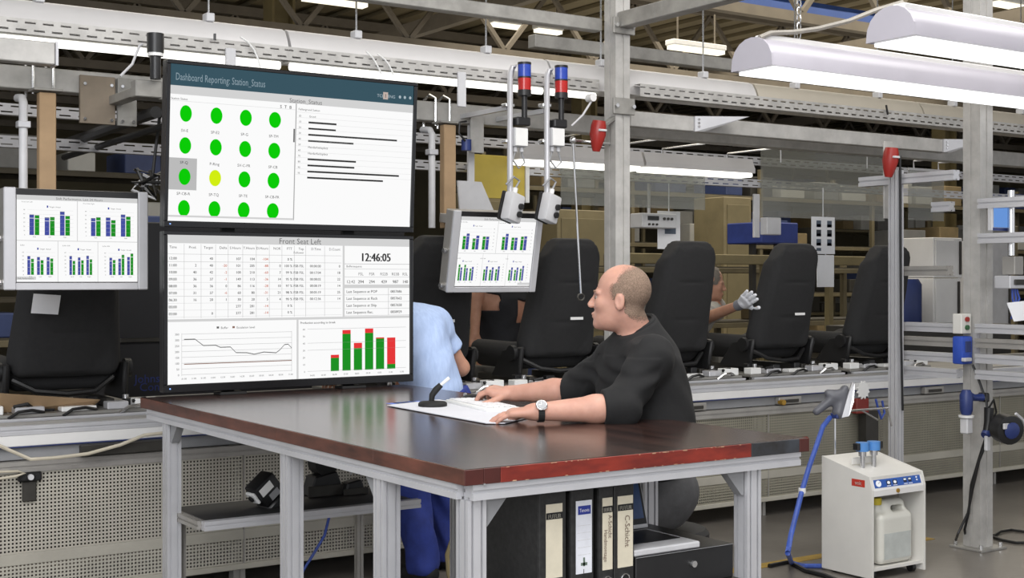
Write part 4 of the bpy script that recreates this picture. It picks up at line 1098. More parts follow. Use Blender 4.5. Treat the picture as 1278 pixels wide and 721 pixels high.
def draw_top(g, ar):
    g.rect(0, 0, 1, 1, SW, 0)
    g.rect(0, 0, 1, .135, STEAL); g.rect(0, .135, 1, .19, SG)
    g.text(.022, .10, 'Dashboard Reporting: Station_Status', .066, mat('none', '000000') if 0 else emis('screen_header', '93a6b0', .9), sx=.62)
    g.text(.56, .185, 'Station_Status', .042, STM, 'c')
    for x, s in ((.865, 'TCL'), (.91, 'ENG')): g.text(x, .098, s, .03, STX, 'c')
    g.rect(.876, .06, .896, .11, emis('screen_badge', 'c9b8b0', .9), 2); g.text(.886, .1, '1', .04, ST, 'c')
    for x in (.945, .965, .987): g.disc(x, .085, .005, .011, STX, 2, 12)
    g.text(.005, .225, 'Station Status', .02, ST); g.line([(0, .232), (.52, .232)], .001, SG); g.text(.502, .228, 'S  T  B', .03, ST, 'r', bold=.02)
    for y in (.30,): pass
    xs_ = (.068, .194, .315, .435); ys_ = (.31, .515, .715, .918)
    caps = [['SV-E', 'SP-E2', 'SP-G', 'SP-TM'], ['SP-Q', 'P-Ring', 'SV-C-FR', 'SP-CB'], ['SP-CB-R', 'SP-TQ', 'SP-TE', 'SP-CB-FR']]
    g.rect(.0, .595, .118, .80, emis('screen_cell', 'c4c4c4', .9), 1)
    for j, y in enumerate(ys_):
        for i, x in enumerate(xs_):
            g.disc(x, y, .0245, .053, SYEL if (i, j) == (1, 2) else SGREEN, 2, 32)
            if j < 3: g.text(x - .004, y + .118, caps[j][i], .026, ST, 'c')
    g.rect(0, .963, .52, .975, SG, 3); g.rect(0, .975, 1, 1, SW, 3)
    g.rect(.519, .19, .523, .975, SL, 2); g.rect(.512, .36, .518, .45, STM, 2)
    g.text(.53, .232, 'Fehlergrund Station', .02, ST); g.line([(.525, .245), (1, .245)], .0008, SG)
    for k in range(11): g.line([(.525, .28 + k * .0385), (1, .28 + k * .0385)], .0007, SG); g.text(.533, .276 + k * .0385, ('ID', '10', '20', '30', '40', '50', '60', '70', '80', '90', '95')[k], .018, ST)
    g.text(.575, .276, 'Grund', .019, ST)
    y = .31
    for k, e in enumerate((.688, .686, .938, .76, 0, 0, .772, .766, .95, .885)):
        if e: g.rect(.573, y - .006, e, y + .006, ST, 2)
        else: g.text(.573, y + .008, 'Handarbeitsplatz', .022, ST)
        y += .0415
def draw_bottom(g, ar):
    g.rect(0, 0, 1, 1, SW, 0)
    g.rect(0, 0, 1, .055, SG); g.text(.55, .048, 'Front Seat Left', .056, STM, 'c', sx=.95)
    xs_ = [.04, .122, .19, .248, .305, .362, .418, .47, .517, .565, .635, .715]
    al = ['r'] * 12
    hd = ['Time', 'Prod.', 'Target', 'Delta', 'S.Hours', 'T.Hours', 'D.Hours', 'NOK', 'FTT', 'Top', 'D.Time', 'D.Count']
    for x, h in zip(xs_, hd): g.text(x, .09, h, .025, ST, 'r')
    g.text(.565, .116, 'Follower', .022, ST, 'r')
    rows = [('12:00', '', '40', '', '107', '104', '-104', '', '0 %', '', '', ''), ('11:00', '2', '40', '-20', '101', '205', '-88', '0', '100 %', 'FSB FSL', '00:00:00', '0'), ('10:00', '40', '42', '-2', '100', '210', '-60', '7', '99 %', 'FSB FSL', '00:17:04', '18'), ('09:00', '36', '37', '-1', '149', '113', '-36', '14', '95 %', 'FSB FSL', '00:08:02', '22'), ('08:00', '36', '36', '0', '86', '116', '-28', '10', '97 %', 'FSB FSL', '00:08:19', '14'), ('07:00', '31', '37', '-6', '60', '80', '-31', '21', '98 %', 'FSB FSL', '00:05:19', '25'), ('06:30', '16', '20', '1', '30', '20', '5', '4', '90 %', 'FSB FSL', '00:12:36', '14'), ('05:00', '', '', '', '277', '281', '-14', '', '0 %', '', '', ''), ('03:00', '', '0', '', '277', '281', '-14', '', '0 %', '', '', '')]
    y = .165
    for k, rw in enumerate(rows):
        for x, s in zip(xs_, rw):
            if s: g.text(x, y, s, .025, SRT if (s.startswith('-') and len(s) > 1) else ST, 'r', bold=.03)
        g.line([(0, y + .014), (.72, y + .014)], .001, SL if k in (0, 5) else SG); y += .0465
    g.line([(0, .128), (.72, .128)], .001, SL)
    for x in (.07, .14, .2, .252, .312, .368, .422, .474, .525, .572, .65): g.line([(x, .06), (x, .565)], .0003, SL); g.rect(x, .06, x + .0012, .56, SL, 2)
    g.rect(.725, .055, .733, .565, SG, 2); g.rect(0, .565, 1, .582, SG, 2); g.rect(.535, .575, .543, 1, SG, 2)
    g.text(.86, .165, '12:46:05', .085, ST, 'c', sx=.86, bold=.07)
    g.line([(.733, .185), (1, .185)], .0015, SL); g.text(.74, .21, 'Buffersequenz', .022, ST); g.line([(.733, .222), (1, .222)], .001, SL)
    for x, a, b in ((.80, 'FSL', '294'), (.845, 'FSR', '294'), (.895, 'RS2B', '429'), (.942, 'RS3B', '987'), (.982, 'RSL', '140')):
        g.text(x, .268, a, .03, STM, 'c'); g.text(x, .325, b, .032, ST, 'c', bold=.03)
    g.text(.74, .325, '12:42', .032, ST); g.line([(.733, .28), (1, .28)], .001, SL); g.rect(.733, .335, 1, .36, SG, 1)
    for k, (a, b) in enumerate((('Last Sequence at POP', '0857686'), ('Last Sequence at Rack', '0857662'), ('Last Sequence at Ship', '0857658'), ('Last Sequence Rec.', '0858929'))):
        y = .395 + k * .05; g.text(.74, y, a, .028, ST, bold=.015); g.text(.945, y, b, .027, ST, 'c', bold=.03); g.line([(.733, y + .015), (1, y + .015)], .001, SL)
    g.rect(.913, .36, .9145, .56, SL, 2)
    # line chart
    g.rect(.205, .618, .215, .632, STM, 2); g.text(.222, .635, 'Buffer', .022, ST); g.rect(.27, .618, .28, .632, SBRN, 2); g.text(.287, .635, 'Escalation level', .022, ST)
    for k in range(8):
        y = .665 + k * .039; g.line([(.06, y), (.515, y)], .001, SL); g.text(.05, y + .008, str(350 - 50 * k), .02, ST, 'r')
    g.rect(.06, .66, .0612, .945, SL, 2); g.rect(.514, .66, .5152, .945, SL, 2)
    P_ = [(.07, .70), (.115, .70), (.15, .745), (.2, .745), (.22, .76), (.262, .76), (.285, .80), (.33, .803), (.36, .815), (.4, .802), (.45, .81), (.466, .79), (.485, .755), (.50, .752), (.515, .78)]
    g.line(P_, .003, STM, 3); g.line([(.07, .867), (.515, .867)], .003, SBRN, 3)
    for k in range(12): g.text(.07 + k * .04, .97, ('01:00', '11:00', '01:00', '14:00', '15:30', '16:00', '16:30', '02:00', '03:00', '04:00', '05:00', '11:00')[k], .016, ST, 'c')
    # bar chart
    g.text(.55, .612, 'Production according to break', .022, ST, bold=.02)
    for k in range(7):
        y = .65 + k * .05
        if k in (0, 3, 6, 2): g.line([(.58, y), (.985, y)], .001, SL)
        g.text(.57, y + .008, str(60 - 10 * k), .018, ST, 'r')
    for k in range(9): g.text(.60 + k * .046, .985, ('04:00', '05:00', '06:00', '07:00', '08:00', '09:00', '10:00', '11:00', '12:00')[k], .016, ST, 'c')
    for x, hg, hr in ((.693, .095, .022), (.741, .265, .028), (.788, .16, .038), (.834, .268, .032), (.879, .225, .008), (.925, .035, .195)):
        g.rect(x - .017, .955 - hg, x + .017, .955, SBG, 2); g.rect(x - .017, .955 - hg - hr, x + .017, .955 - hg, SBR, 2)
display(1.020, 1.698, 'lower large black framed display showing a table and two charts', .034, draw_bottom)
display(1.716, 2.411, 'upper large black framed display showing green status dots', .026, draw_top).rotation_euler.x = R_(3.4)
t = thing('display_stand', 'black steel stand behind the two large displays on the table end', 'stand', (2.49, 5.47, 1.0))
for x in (2.2, 2.78):
    MB().box(x - .03, x + .03, 5.4605, 5.482, 1.012, 2.3, .002).build('upright', BLACKM, t)
    MB().box(x - .06, x + .06, 5.40, 5.483, 1.0, 1.0115, .002).build('foot_plate', BLACKM, t)
def mini(g, x0, x1, y0, y1, pairs, mirrored, cap, big):
    """one little bar chart: axis on the left (on the right when the picture is seen mirrored)"""
    for k in range(7): g.line([(x0, y0 + (y1 - y0) * k / 6), (x1, y0 + (y1 - y0) * k / 6)], .001, SG)
    for k in range(7):
        xx = x1 + .02 if mirrored else x0 - .02
        g.text(xx, y0 + (y1 - y0) * k / 6 + .006, str(60 - 10 * k), .02, STM, 'l' if mirrored else 'r')
    n = len(pairs); w_ = (x1 - x0) / n
    for i, (hb, hg) in enumerate(pairs):
        xm = x0 + w_ * (i + .45); bw = w_ * .30
        a = (SBB, hb) if not mirrored else (SBG, hb); b = (SBG, hg) if not mirrored else (SBB, hg)
        for s, (mm, h) in ((-1, a), (1, b)):
            xa = xm + (-bw - .003 if s < 0 else .003); yt = y1 - (y1 - y0) * h
            g.rect(xa, yt, xa + bw, y1, mm, 2); g.rect(xa, yt + .035, xa + bw, yt + .04, SW, 3); g.rect(xa, yt - .004, xa + bw, yt, STM, 3)
        g.text(xm, y1 + .026, ('Early', 'Late', 'Night')[i], .018, ST, 'c')
    xc = (x0 + x1) / 2 + (0 if mirrored else .03)
    g.rect(xc - .06, y0 - .055, xc - .048, y0 - .03, SBB, 2); g.text(xc - .04, y0 - .032, 'Target  Actual', .022, ST); g.text(x0 - .05, y0 - .085 if big else y0 - .075, cap, .02, STM)
def mon_screen(g, mirrored):
    g.rect(0, 0, 1, 1, SW, 0); g.rect(0, 0, 1, .055, SG); g.text(.52, .045, 'Shift Performance, Last 24 Hours', .04, STM, 'c')
    if not mirrored:
        mini(g, .09, .47, .17, .46, [(.8, .78), (.7, .72), (.95, .78)], False, 'Front Seat Left', 1)
        mini(g, .60, .97, .17, .46, [(.72, .76), (.76, .66), (.90, .82)], False, 'Front Seat Right', 1)
        mini(g, .08, .32, .66, .92, [(.82, .70), (.78, .64), (.78, .72)], False, 'Buffer', 0)
        mini(g, .43, .64, .66, .92, [(.84, .62), (.78, .65), (.86, .70)], False, 'Buffer RSB', 0)
        mini(g, .76, .98, .66, .92, [(.78, .68), (.74, .92), (.82, .98)], False, 'Buffer RSB', 0)
        g.rect(0, .94, .16, .975, SG, 2); g.text(.005, .97, 'Shift Performance', .025, ST)
    else:
        mini(g, .03, .43, .17, .47, [(.62, .75), (.52, .66), (.62, .62)], True, 'Front Seat Right', 1)
        mini(g, .56, .93, .17, .47, [(.62, .78), (.60, .60), (.66, .68)], True, 'Front Seat Left', 1)
        mini(g, .02, .25, .68, .92, [(.95, .78), (.94, .74), (.72, .82)], True, 'Buffer RSB', 0)
        mini(g, .36, .60, .68, .92, [(.66, .86), (.64, .80), (.68, .86)], True, 'Buffer RSB', 0)
        mini(g, .70, .92, .68, .92, [(.64, .80), (.64, .80), (.72, .90)], True, 'Buffer', 0)
        g.rect(.84, .95, 1, .985, SG, 2)
    g.rect(0, .52, 1, .528, SG, 3)
    g.rect(.5, .055, .506, .52, SG, 3)
    for x in (.34, .67): g.rect(x, .528, x + .005, 1, SG, 3)
def monitor(a0, a1, b, z0, z1, tiltdeg, lab, mirrored, rx):
    W, H = a1 - a0, z1 - z0
    t = thing('line_monitor', lab, 'monitor', ((a0 + a1) / 2, b, z0))
    M = Matrix.Translation(((a0 + a1) / 2, b, (z0 + z1) / 2)) @ Matrix.Rotation(R_(tiltdeg), 4, 'X')
    fr = W * .095
    MB().box(-W / 2 + .002, W / 2 - .002, .005, .075, -H / 2 + .002, H / 2 - .002, .004, 1, M).build('case', ALUD, t)
    MB().box(-W / 2, -W / 2 + fr * .85, -.012, .0045, -H / 2, H / 2, .004, 1, M).build('frame_side', ALU, t)
    MB().box(W / 2 - fr * .75, W / 2, -.012, .0045, -H / 2, H / 2, .004, 1, M).build('frame_side', ALU, t)
    MB().box(-W / 2 + fr * .85 + .0005, W / 2 - fr * .75 - .0005, -.010, .0045, -H / 2, -H / 2 + .03, .003, 1, M).build('frame_bottom', ALU, t)
    MB().box(-W / 2 + fr * .85 + .0005, W / 2 - fr * .75 - .0005, -.006, .0045, -H / 2 + .0305, H / 2 - .004, .001, 1, M).build('bezel', BLACKP, t)
    x0, x1 = -W / 2 + fr * .9, W / 2 - fr * .8
    pg = Page(M @ Vector((x0, -.0068, -H / 2 + .034)), M.to_3x3() @ Vector((1, 0, 0)), M.to_3x3() @ Vector((0, 0, 1)), x1 - x0, H - .034 - .03)
    pg.warp = 1.055; mon_screen(pg, mirrored); pg.build('screen', t)
    for z in (-H / 2 + .03, 0):
        m = MB(); m.cyl(M @ Vector((-W / 2 - .02, .03, z)), M @ Vector((-W / 2 + .0015, .03, z)), .014, 8); m.build('side_screw', CHROME, t, True)
    # arm back to the hanging post
    q = M @ Vector((rx, .076, H / 2 - .06))
    MB().bar(q, (q.x, 6.145, q.z + .02), .05, .05, .003).build('arm', ALUD, t)
    MB().box(-.1 + rx, .1 + rx, .0755, .085, H / 2 - .16, H / 2 - .01, .002, 1, M).build('mount_plate', BLACKM, t)
monitor(1.296, 1.889, 5.6, 1.451, 1.869, 0, 'aluminium framed monitor with bar charts at the left edge of the picture', False, -.02)
monitor(3.575, 4.14, 5.88, 1.425, 1.857, 11, 'aluminium framed monitor with bar charts right of the large displays, tilted down', True, -.16)

# ---------------- things on the table
def onz(px, py, z=TZ): return PZ(px, py, z)
t = thing('desk_mat', 'white paper mat lying on the table under the keyboard', 'mat', tuple(onz(560, 515)))
q = [onz(x, y) for x, y in ((483, 507), (548, 500), (668, 520), (630, 529.5), (606, 529.5))]
MB().slab([p + Vector((0, 0, .003)) for p in q], .0028).build('sheet', mat('mat_sheet', 'cfd0d6', .7, 0, .03, 6), t)
pg = MB()
for k in range(5):
    p = onz(492 + k * 7, 506 - k * .6); pg.slab([p + Vector((0, 0, .0042)), p + Vector((.05, -.0, .0042)), p + Vector((.05, .07, .0042)), p + Vector((0, .07, .0042))], .0008)
pg.build('blue_print', mat('print_blue', '5f79c4', .8), t)
K0, K1, K2, K3 = onz(556, 503.5), onz(585, 494), onz(652, 507), onz(622, 519)
ex = (K3 - K0).normalized(); kl = (K3 - K0).length
t = thing('keyboard', 'white computer keyboard under the man\'s hands', 'keyboard', tuple(K0 * .5 + K2 * .5 + Vector((0, 0, .003))))
ey = Vector((-ex.y, ex.x, 0)); kd = .14; MK = Matrix(((ex.x, ey.x, 0, K0.x), (ex.y, ey.y, 0, K0.y), (0, 0, 1, TZ + .0032), (0, 0, 0, 1)))
kl = .42
MB().box(0, kl, 0, kd, 0, .014, .004, 2, MK).build('case', WHITEP, t, True)
kp = MB()
for r in range(5):
    for c in range(18): kp.box(.012 + c * .022, .031 + c * .022, .012 + r * .0235, .032 + r * .0235, .0142, .019, .002, 1, MK)
o = kp.build('keys', mat('key_grey', 'd6d6d8', .5), t); o['kind'] = 'stuff'
p = onz(589, 502)
t = thing('mouse', 'black computer mouse under the man\'s far hand', 'mouse', (p.x, p.y, TZ))
s = SDF(p + Vector((-.07, -.07, -.01)), p + Vector((.07, .07, .06)), .005); s.ell(p + Vector((0, 0, .008)), (.05, .036, .026), Matrix.Rotation(R_(120), 3, 'Z'), .01); s.cut(p + Vector((0, 0, .001)), (0, 0, -1))
soft('shell', s.mesh(), BLACKP, t)
MB().cyl(p + Vector((-.016, .03, .03)), p + Vector((-.008, .034, .03)), .007, 10).build('wheel', GREYP, t, True)
p = onz(540, 508.5)
t = thing('microphone', 'black table microphone on a round foot with a white tip', 'microphone', (p.x, p.y, TZ + .003))
b0 = TZ + .0032
MB().lathe([(.052, 0), (.056, .004), (.056, .014), (.05, .02), (.012, .024)], (p.x, p.y, b0), (0, 0, 1), 28).build('foot', BLACKM, t, True)
lf = Vector((CA, -SA, 0))
MB().tube([Vector((p.x, p.y, b0 + .02)) - lf * .005, Vector((p.x, p.y, b0 + .045)) - lf * .002, Vector((p.x, p.y, b0 + .065)) + lf * .012, Vector((p.x, p.y, b0 + .085)) + lf * .032], [.010, .012, .013, .011], 12).build('neck', BLACKM, t, True)
MB().tube([Vector((p.x, p.y, b0 + .085)) + lf * .032, Vector((p.x, p.y, b0 + .112)) + lf * .064], [.006, .0075], 10).build('tip', WHITEP, t, True)

# ---------------- binders, laptop, box on the lower shelf
def binder(x0, x1, label, y0, lab, texts, blank=False, tenovis=False, h=.322):
    z0 = .5845; z1 = z0 + h
    t = thing('ring_binder', label, 'binder', ((x0 + x1) / 2, y0 + .14, z0), 'ring binders under the table')
    cov = mat('binder_cover', '1d1d1d', .55, 0, .3, 60, col2='2b2b2a')
    MB().box(x0, x1, y0, y0 + .006, z0, z1, .0015).build('spine', cov, t)
    MB().box(x0, x0 + .004, y0 + .0065, y0 + .285, z0, z1, .001).build('cover', cov, t); MB().box(x1 - .004, x1, y0 + .0065, y0 + .285, z0, z1, .001).build('cover', cov, t)
    MB().box(x0 + .006, x1 - .006, y0 + .03, y0 + .26, z0 + .006, z1 - .02, .001).build('paper_block', mat('paper_edge', 'd5d3cc', .8, 0, .1, 90), t)
    W = x1 - x0; lw = .056 if W > .06 else .036; xm = (x0 + x1) / 2 + .004
    lz0, lz1 = z0 + .082, z0 + .082 + .205
    lm = mat('label_blue_white', 'd9dbe2', .7) if tenovis else mat('label_cream', 'd3cbb6', .7, 0, .06, 20)
    lb = MB().box(xm - lw / 2, xm + lw / 2, y0 - .0012, y0 - .0002, lz0, lz1).build('label', lm, t)
    g = Page((xm - lw / 2, y0 - .0013, lz0), (1, 0, 0), (0, 0, 1), lw, lz1 - lz0)
    pk = mat('print_black', '171717', .7); pen = mat('pen_ink', '6a564a', .8); sil = mat('print_silver', '9b978c', .7)
    if tenovis:
        g.rect(.12, .07, .92, .19, mat('print_deep_blue', '22338a', .6), 1); g.text(.52, .155, 'Tenovis', .07, mat('print_white', 'e8e8f0', .7), 'c', sx=.75)
        for k in range(5): g.line([(.08, .34 + k * .1), (.92, .34 + k * .1)], .001, sil, 1)
        g.rect(.44, .78, .56, .9, mat('print_green_grey', '5f6e62', .7), 1); g.rect(.3, .85, .7, .89, mat('print_green_grey', '5f6e62', .7), 1); g.rect(.46, .94, .5, 1.0, pk, 1)
    else:
        g.rect(0, .115, 1, .205, pk, 1); g.text(.5, .193, 'FUTUR', .082, sil, 'c', sx=.85 if W > .06 else .55, bold=.05)
        # handwriting runs down the label
        g.mi(pen)
        for k, (tx, x, y, sz) in enumerate(texts):
            put_text(g.mb, tx, g.p(x, y, 3), (0, 0, -1), (1, 0, 0), sz, 'l', .9)
    g.build('print', lb)
    m = MB(); zc = z0 + .048; m.tube([(xm + .0145 * math.cos(q), y0 - .0018, zc + .0145 * math.sin(q)) for q in [2 * math.pi * i / 16 for i in range(17)]], .0022, 6); m.build('finger_ring', CHROME, t, True)
    MB().cyl((xm, y0 - .0008, zc), (xm, y0 - .0001, zc), .012, 14).build('finger_hole', BLACKM, t)
    # top tabs of paper seen between the covers
    MB().box(x0 + .008, x1 - .008, y0 + .06, y0 + .25, z1 - .019, z1 - .0175).build('top_sheet', PAPER, t)
BY = 2.985
binder(2.105, 2.195, 'wide black ring binder nearest the table corner, faded blank cream label', BY, '', [('Versand', .62, .42, .024)][:0])
binder(2.214, 2.292, 'black ring binder with a white label and a blue printed mark', BY, '', [], tenovis=True)
binder(2.312, 2.362, 'narrow black ring binder with handwriting on a cream label', BY, '', [('A-Schicht', .56, .24, .019), ('Handmontage', .14, .44, .018)])
binder(2.366, 2.438, 'black ring binder with large handwriting next to the laptop', BY, '', [('C-Schicht', .46, .27, .026)])
t = thing('black_box', 'black steel box with a small round lock under the table right of the binders', 'box', (2.6, 3.15, .5845))
MB().box(2.446, 2.83, 2.985, 3.38, .5845, .688, .003).build('body', BLACKP, t)
MB().cyl((2.665, 2.976, .645), (2.665, 2.9845, .645), .010, 12).build('lock', CHROME, t, True)
MB().box(2.447, 2.829, 2.982, 2.9845, .6865, .6875).build('top_edge', GREYP, t)
t = thing('laptop', 'open silver laptop with a dark screen on the black box behind the binders', 'laptop', (2.59, 3.12, .6885))
MB().box(2.446, 2.70, 2.99, 3.24, .6885, .708, .004).build('base', LGREYP, t)
MB().box(2.47, 2.68, 3.06, 3.22, .7082, .7095).build('keyboard', BLACKP, t)
ML = Matrix.Translation((2.573, 3.243, .71)) @ Matrix.Rotation(R_(-16), 4, 'X')
ld = MB().box(-.137, .137, 0, .008, 0, .2, .003, 1, ML).build('lid', LGREYP, t)
MB().box(-.127, .131, -.002, -.0003, .012, .194, .0005, 1, ML).build('bezel', BLACKP, ld)
MB().box(-.118, .122, -.003, -.0022, .03, .186, 0, 1, ML).build('screen', mat('laptop_screen', '2b3a5c', .25, 0, .5, 4, col2='46608f'), ld)
# ================================================================= right hand side equipment
# aluminium upright with plate and rack rails
t = thing('profile_upright', 'tall aluminium profile upright behind the steam unit', 'upright', (6.07, 5.07, 0))
MB().profile((6.07, 5.07, .012), (6.07, 5.07, 2.12), .06, 2).build('profile', ALU, t)
MB().profile((6.135, 5.13, .012), (6.135, 5.13, 1.86), .035).build('rear_profile', ALU, t)
MB().box(6.0, 6.2, 5.0, 5.2, 0, .011, .002).build('foot_plate', ALUD, t)
MB().box(6.105, 6.18, 5.185, 5.195, 1.85, 2.30, .002).build('top_plate', GALVL, t)
o = MB().tube([(6.06, 5.032, 2.2), (6.062, 5.032, 1.8), (6.066, 5.030, 1.2), (6.075, 5.03, .9), (6.08, 5.03, .75)], .007, 6).build('cable', BLACKP, None, True); tag(o, 'black cable running down the aluminium upright', 'cable')
for k, z in enumerate((1.225, 1.145, 1.06, .972)):
    nm = ('top', 'second', 'third', 'lowest')[k]
    o = MB().profile((6.19, 5.10, z), (6.19, 4.73, z), .05).build('rack_rail', ALU if k != 1 else ALUD); tag(o, '%s aluminium rail between the upright and the right post' % nm, 'rail')
    o = MB().profile((6.19, 4.61, z + .004), (6.19, 4.1, z + .004), .05).build('rack_rail', ALU if k != 1 else ALUD); tag(o, '%s aluminium rail right of the right post' % nm, 'rail')
for a, b0, b1, z, lab in ((6.1, 5.35, 4.68, 2.07, 'aluminium rail with a clamp above the small clear sheet'), (6.19, 4.9, 4.78, 1.905, 'short aluminium rail just left of the right post'), (6.2, 4.60, 4.1, 1.91, 'aluminium rail right of the right post above the blue screen'), (6.2, 4.60, 4.1, 1.72, 'aluminium rail right of the right post below the blue screen'), (6.15, 5.1, 4.76, 1.545, 'grey beam left of the right post below the white cabinet top')):
    o = MB().profile((a, b0, z), (a, b1, z), .055).build('rack_rail', ALU if z != 1.545 else ALUD); tag(o, lab, 'rail')
# white cabinet and blue box seen through the rack
for px0, px1, y0, y1, b, mm, nm, lab, cat in ((1165, 1201, 296, 346.5, 7.9, WHITEPT, 'white_cabinet', 'white cabinet top behind the right rack', 'cabinet'), (1165, 1199, 347, 405, 7.9, WHITEPT, 'white_cabinet', 'white cabinet lower part behind the right rack', 'cabinet'),
        (1128, 1163, 348, 405, 7.8, mat('drum_blue', '2b3a6e', .5, 0, .15, 5), 'blue_drum', 'dark blue drum behind the rack rails at right', 'drum'), (1236, 1262, 300, 560, 8.6, LGREYP, 'grey_machine', 'light grey machine housing right of the right post', 'machine')):
    q0, q1 = PB(px0, y0, b), PB(px1, y1, b)
    t = thing(nm, lab, cat, ((q0.x + q1.x) / 2, b + .2, q1.z))
    if nm == 'blue_drum': MB().lathe([(.18, 0), (.19, .02), (.19, q0.z - q1.z - .05), (.16, q0.z - q1.z)], ((q0.x + q1.x) / 2, b + .2, q1.z), (0, 0, 1), 20).build('body', mm, t, True)
    else:
        MB().box(q0.x, q1.x, b, b + .4, q1.z, q0.z, .006).build('body', mm, t)
        MB().box(q0.x + .02, q0.x + (q1.x - q0.x) * .7, b - .012, b - .0005, q1.z + .02, q0.z - .02, .003).build('door', mm, t)
        MB().box(q1.x - .05, q1.x - .03, b - .02, b - .0005, q1.z + .03, q0.z - .03, .002).build('handle', STEELD, t)
o = MB().box(9.1, 10.9, 7.75, 8.4, 0, PB(1165, 405, 7.9).z - .002, .006).build('dark_bench', STEELD); tag(o, 'dark steel bench behind the right rack', 'bench')
# panel screen
c = PA(1249, 271, 6.25)
t = thing('panel_screen', 'small blue screen right of the right post', 'screen', (c.x, c.y, c.z))
b = c.y
MB().box(c.x - .075, c.x + .075, b, b + .03, c.z - .075, c.z + .07, .004).build('case', LGREYP, t)
MB().box(c.x - .062, c.x + .062, b - .003, b - .0005, c.z - .055, c.z + .058).build('screen', emis('panel_blue', '6d9be0', .9), t)
MB().box(c.x - .07, c.x + .07, b - .004, b - .0005, c.z - .074, c.z - .058).build('strip', BLUED, t)
# gripper
c = PA(1262, 352, 6.3)
t = thing('gripper', 'aluminium gripper unit with blue hoses at the right edge', 'gripper', (c.x, c.y, c.z - .1))
MB().cbox(c, .16, .1, .07, .004).build('body', ALU, t)
MB().cbox(c + Vector((0, -.01, .09)), .08, .08, .1, .004).build('slide', ALUD, t)
MB().cyl(c + Vector((0, 0, .145)), c + Vector((0, 0, .5)), .02, 10).build('rod', CHROME, t, True)
MB().cbox(c + Vector((0, -.055, .0)), .09, .009, .03, .002).build('plate', STEELD, t)
for k in range(3): MB().tube([c + Vector((-.02 + .02 * k, -.02, -.036)), c + Vector((-.03 + .03 * k, -.03, -.09)), c + Vector((.0, -.02, -.14)), c + Vector((.02 * k, 0, -.20))], .006, 6).build('hose', bluec, t, True)
MB().slab([c + Vector((-.12, -.06, -.11)), c + Vector((.06, -.06, -.10)), c + Vector((.08, -.09, -.20)), c + Vector((-.10, -.09, -.21))][::-1], .003).build('paper', PAPER, t)
# switch boxes on the right post
c = PA(1204, 404, 6.17)
t = thing('switch_box', 'white switch box with a red and a green button on the right post', 'switch box', (c.x, c.y, c.z - .06))
MB().cbox(c + Vector((.015, .03, 0)), .085, .06, .11, .005, 2).build('case', CREAM, t)
for dz, mm in ((.025, REDP), (-.02, mat('button_green', '2c5a35', .4))):
    MB().cyl(c + Vector((.015, -.012, dz)), c + Vector((.015, -.0005, dz)), .014, 14).build('push_button', mm, t, True)
c = PA(1204, 437, 6.17)
t = thing('blue_box', 'blue plastic holder with a grey lever on the right post', 'box', (c.x, c.y, c.z - .08))
MB().cbox(c + Vector((.02, .03, 0)), .09, .07, .155, .01, 2).build('case', BLUEP, t, True)
MB().cbox(c + Vector((-.01, -.02, -.05)), .06, .028, .02, .003).build('lever', LGREYP, t)
MB().cbox(c + Vector((.02, -.008, .02)), .05, .005, .06, .002).build('recess', BLUED, t)
# cordless driver in its holster
c = PB(1206, 500, 4.585)
t = thing('cordless_driver', 'blue and black cordless driver hanging nose down on the right post', 'power tool', (c.x, c.y, c.z - .1))
MB().tube([c + Vector((0, 0, .06)), c + Vector((.0, 0, .03)), c + Vector((0, 0, -.05)), c + Vector((0, 0, -.075))], [.022, .036, .034, .026], 12).build('body', BLUED, t, True)
MB().tube([c + Vector((.02, .01, .03)), c + Vector((.08, .01, .012)), c + Vector((.135, .0, .012))], [.024, .019, .022], 10).build('handle', BLUED, t, True)
MB().cbox(c + Vector((.15, 0, .012)), .028, .06, .05, .006).build('battery', BLACKP, t)
MB().lathe([(.04, 0), (.042, .012), (.03, .013)], c + Vector((0, 0, -.09)), (0, 0, 1), 14).build('collar', WHITEP, t, True)
MB().cbox(c + Vector((0, 0, -.135)), .05, .05, .085, .006).build('cup', LGREYP, t)
c = PA(1233, 527, 6.16)
t = thing('screw_gun', 'black and blue screw gun hanging beside the cordless driver', 'power tool', (c.x, c.y, c.z - .08))
MB().tube([c + Vector((.01, 0, .08)), c + Vector((.005, 0, .0)), c + Vector((-.01, 0, -.05))], [.026, .024, .022], 10).build('grip', BLACKP, t, True)
MB().tube([c + Vector((-.03, 0, -.07)), c + Vector((0, 0, -.05)), c + Vector((.04, 0, -.03))], [.022, .03, .026], 10).build('head', BLUED, t, True)
MB().tube([c + Vector((.01, 0, .08)), c + Vector((.05, 0, .12)), c + Vector((.10, .02, .05)), c + Vector((.08, .03, .0))], .006, 6).build('wire', BLACKP, t, True)
MB().cbox(c + Vector((-.02, -.01, -.11)), .03, .02, .08, .003).build('tag', LGREYP, t)
c = PA(1256, 535, 6.14)
t = thing('cable_reel', 'black hose reel with a blue side right of the screw gun', 'reel', (c.x, c.y, c.z - .07))
MB().lathe([(.05, -.045), (.078, -.04), (.078, .04), (.05, .045)], c, (.35, .9, .1), 18).build('drum', BLACKP, t, True)
MB().lathe([(.03, 0), (.045, .004), (.03, .012)], c + Vector((-.016, -.045, -.004)), (-.35, -.9, -.1), 14).build('hub', BLUED, t, True)
MB().cbox(c + Vector((-.05, -.035, .02)), .045, .012, .03, .002).build('label', LGREYP, t)
MB().tube([c + Vector((.01, -.05, .085)), c + Vector((.07, -.05, .05)), c + Vector((.12, -.05, -.02)), c + Vector((.14, -.05, -.08))], .008, 6).build('hose', LGREYP, t, True)
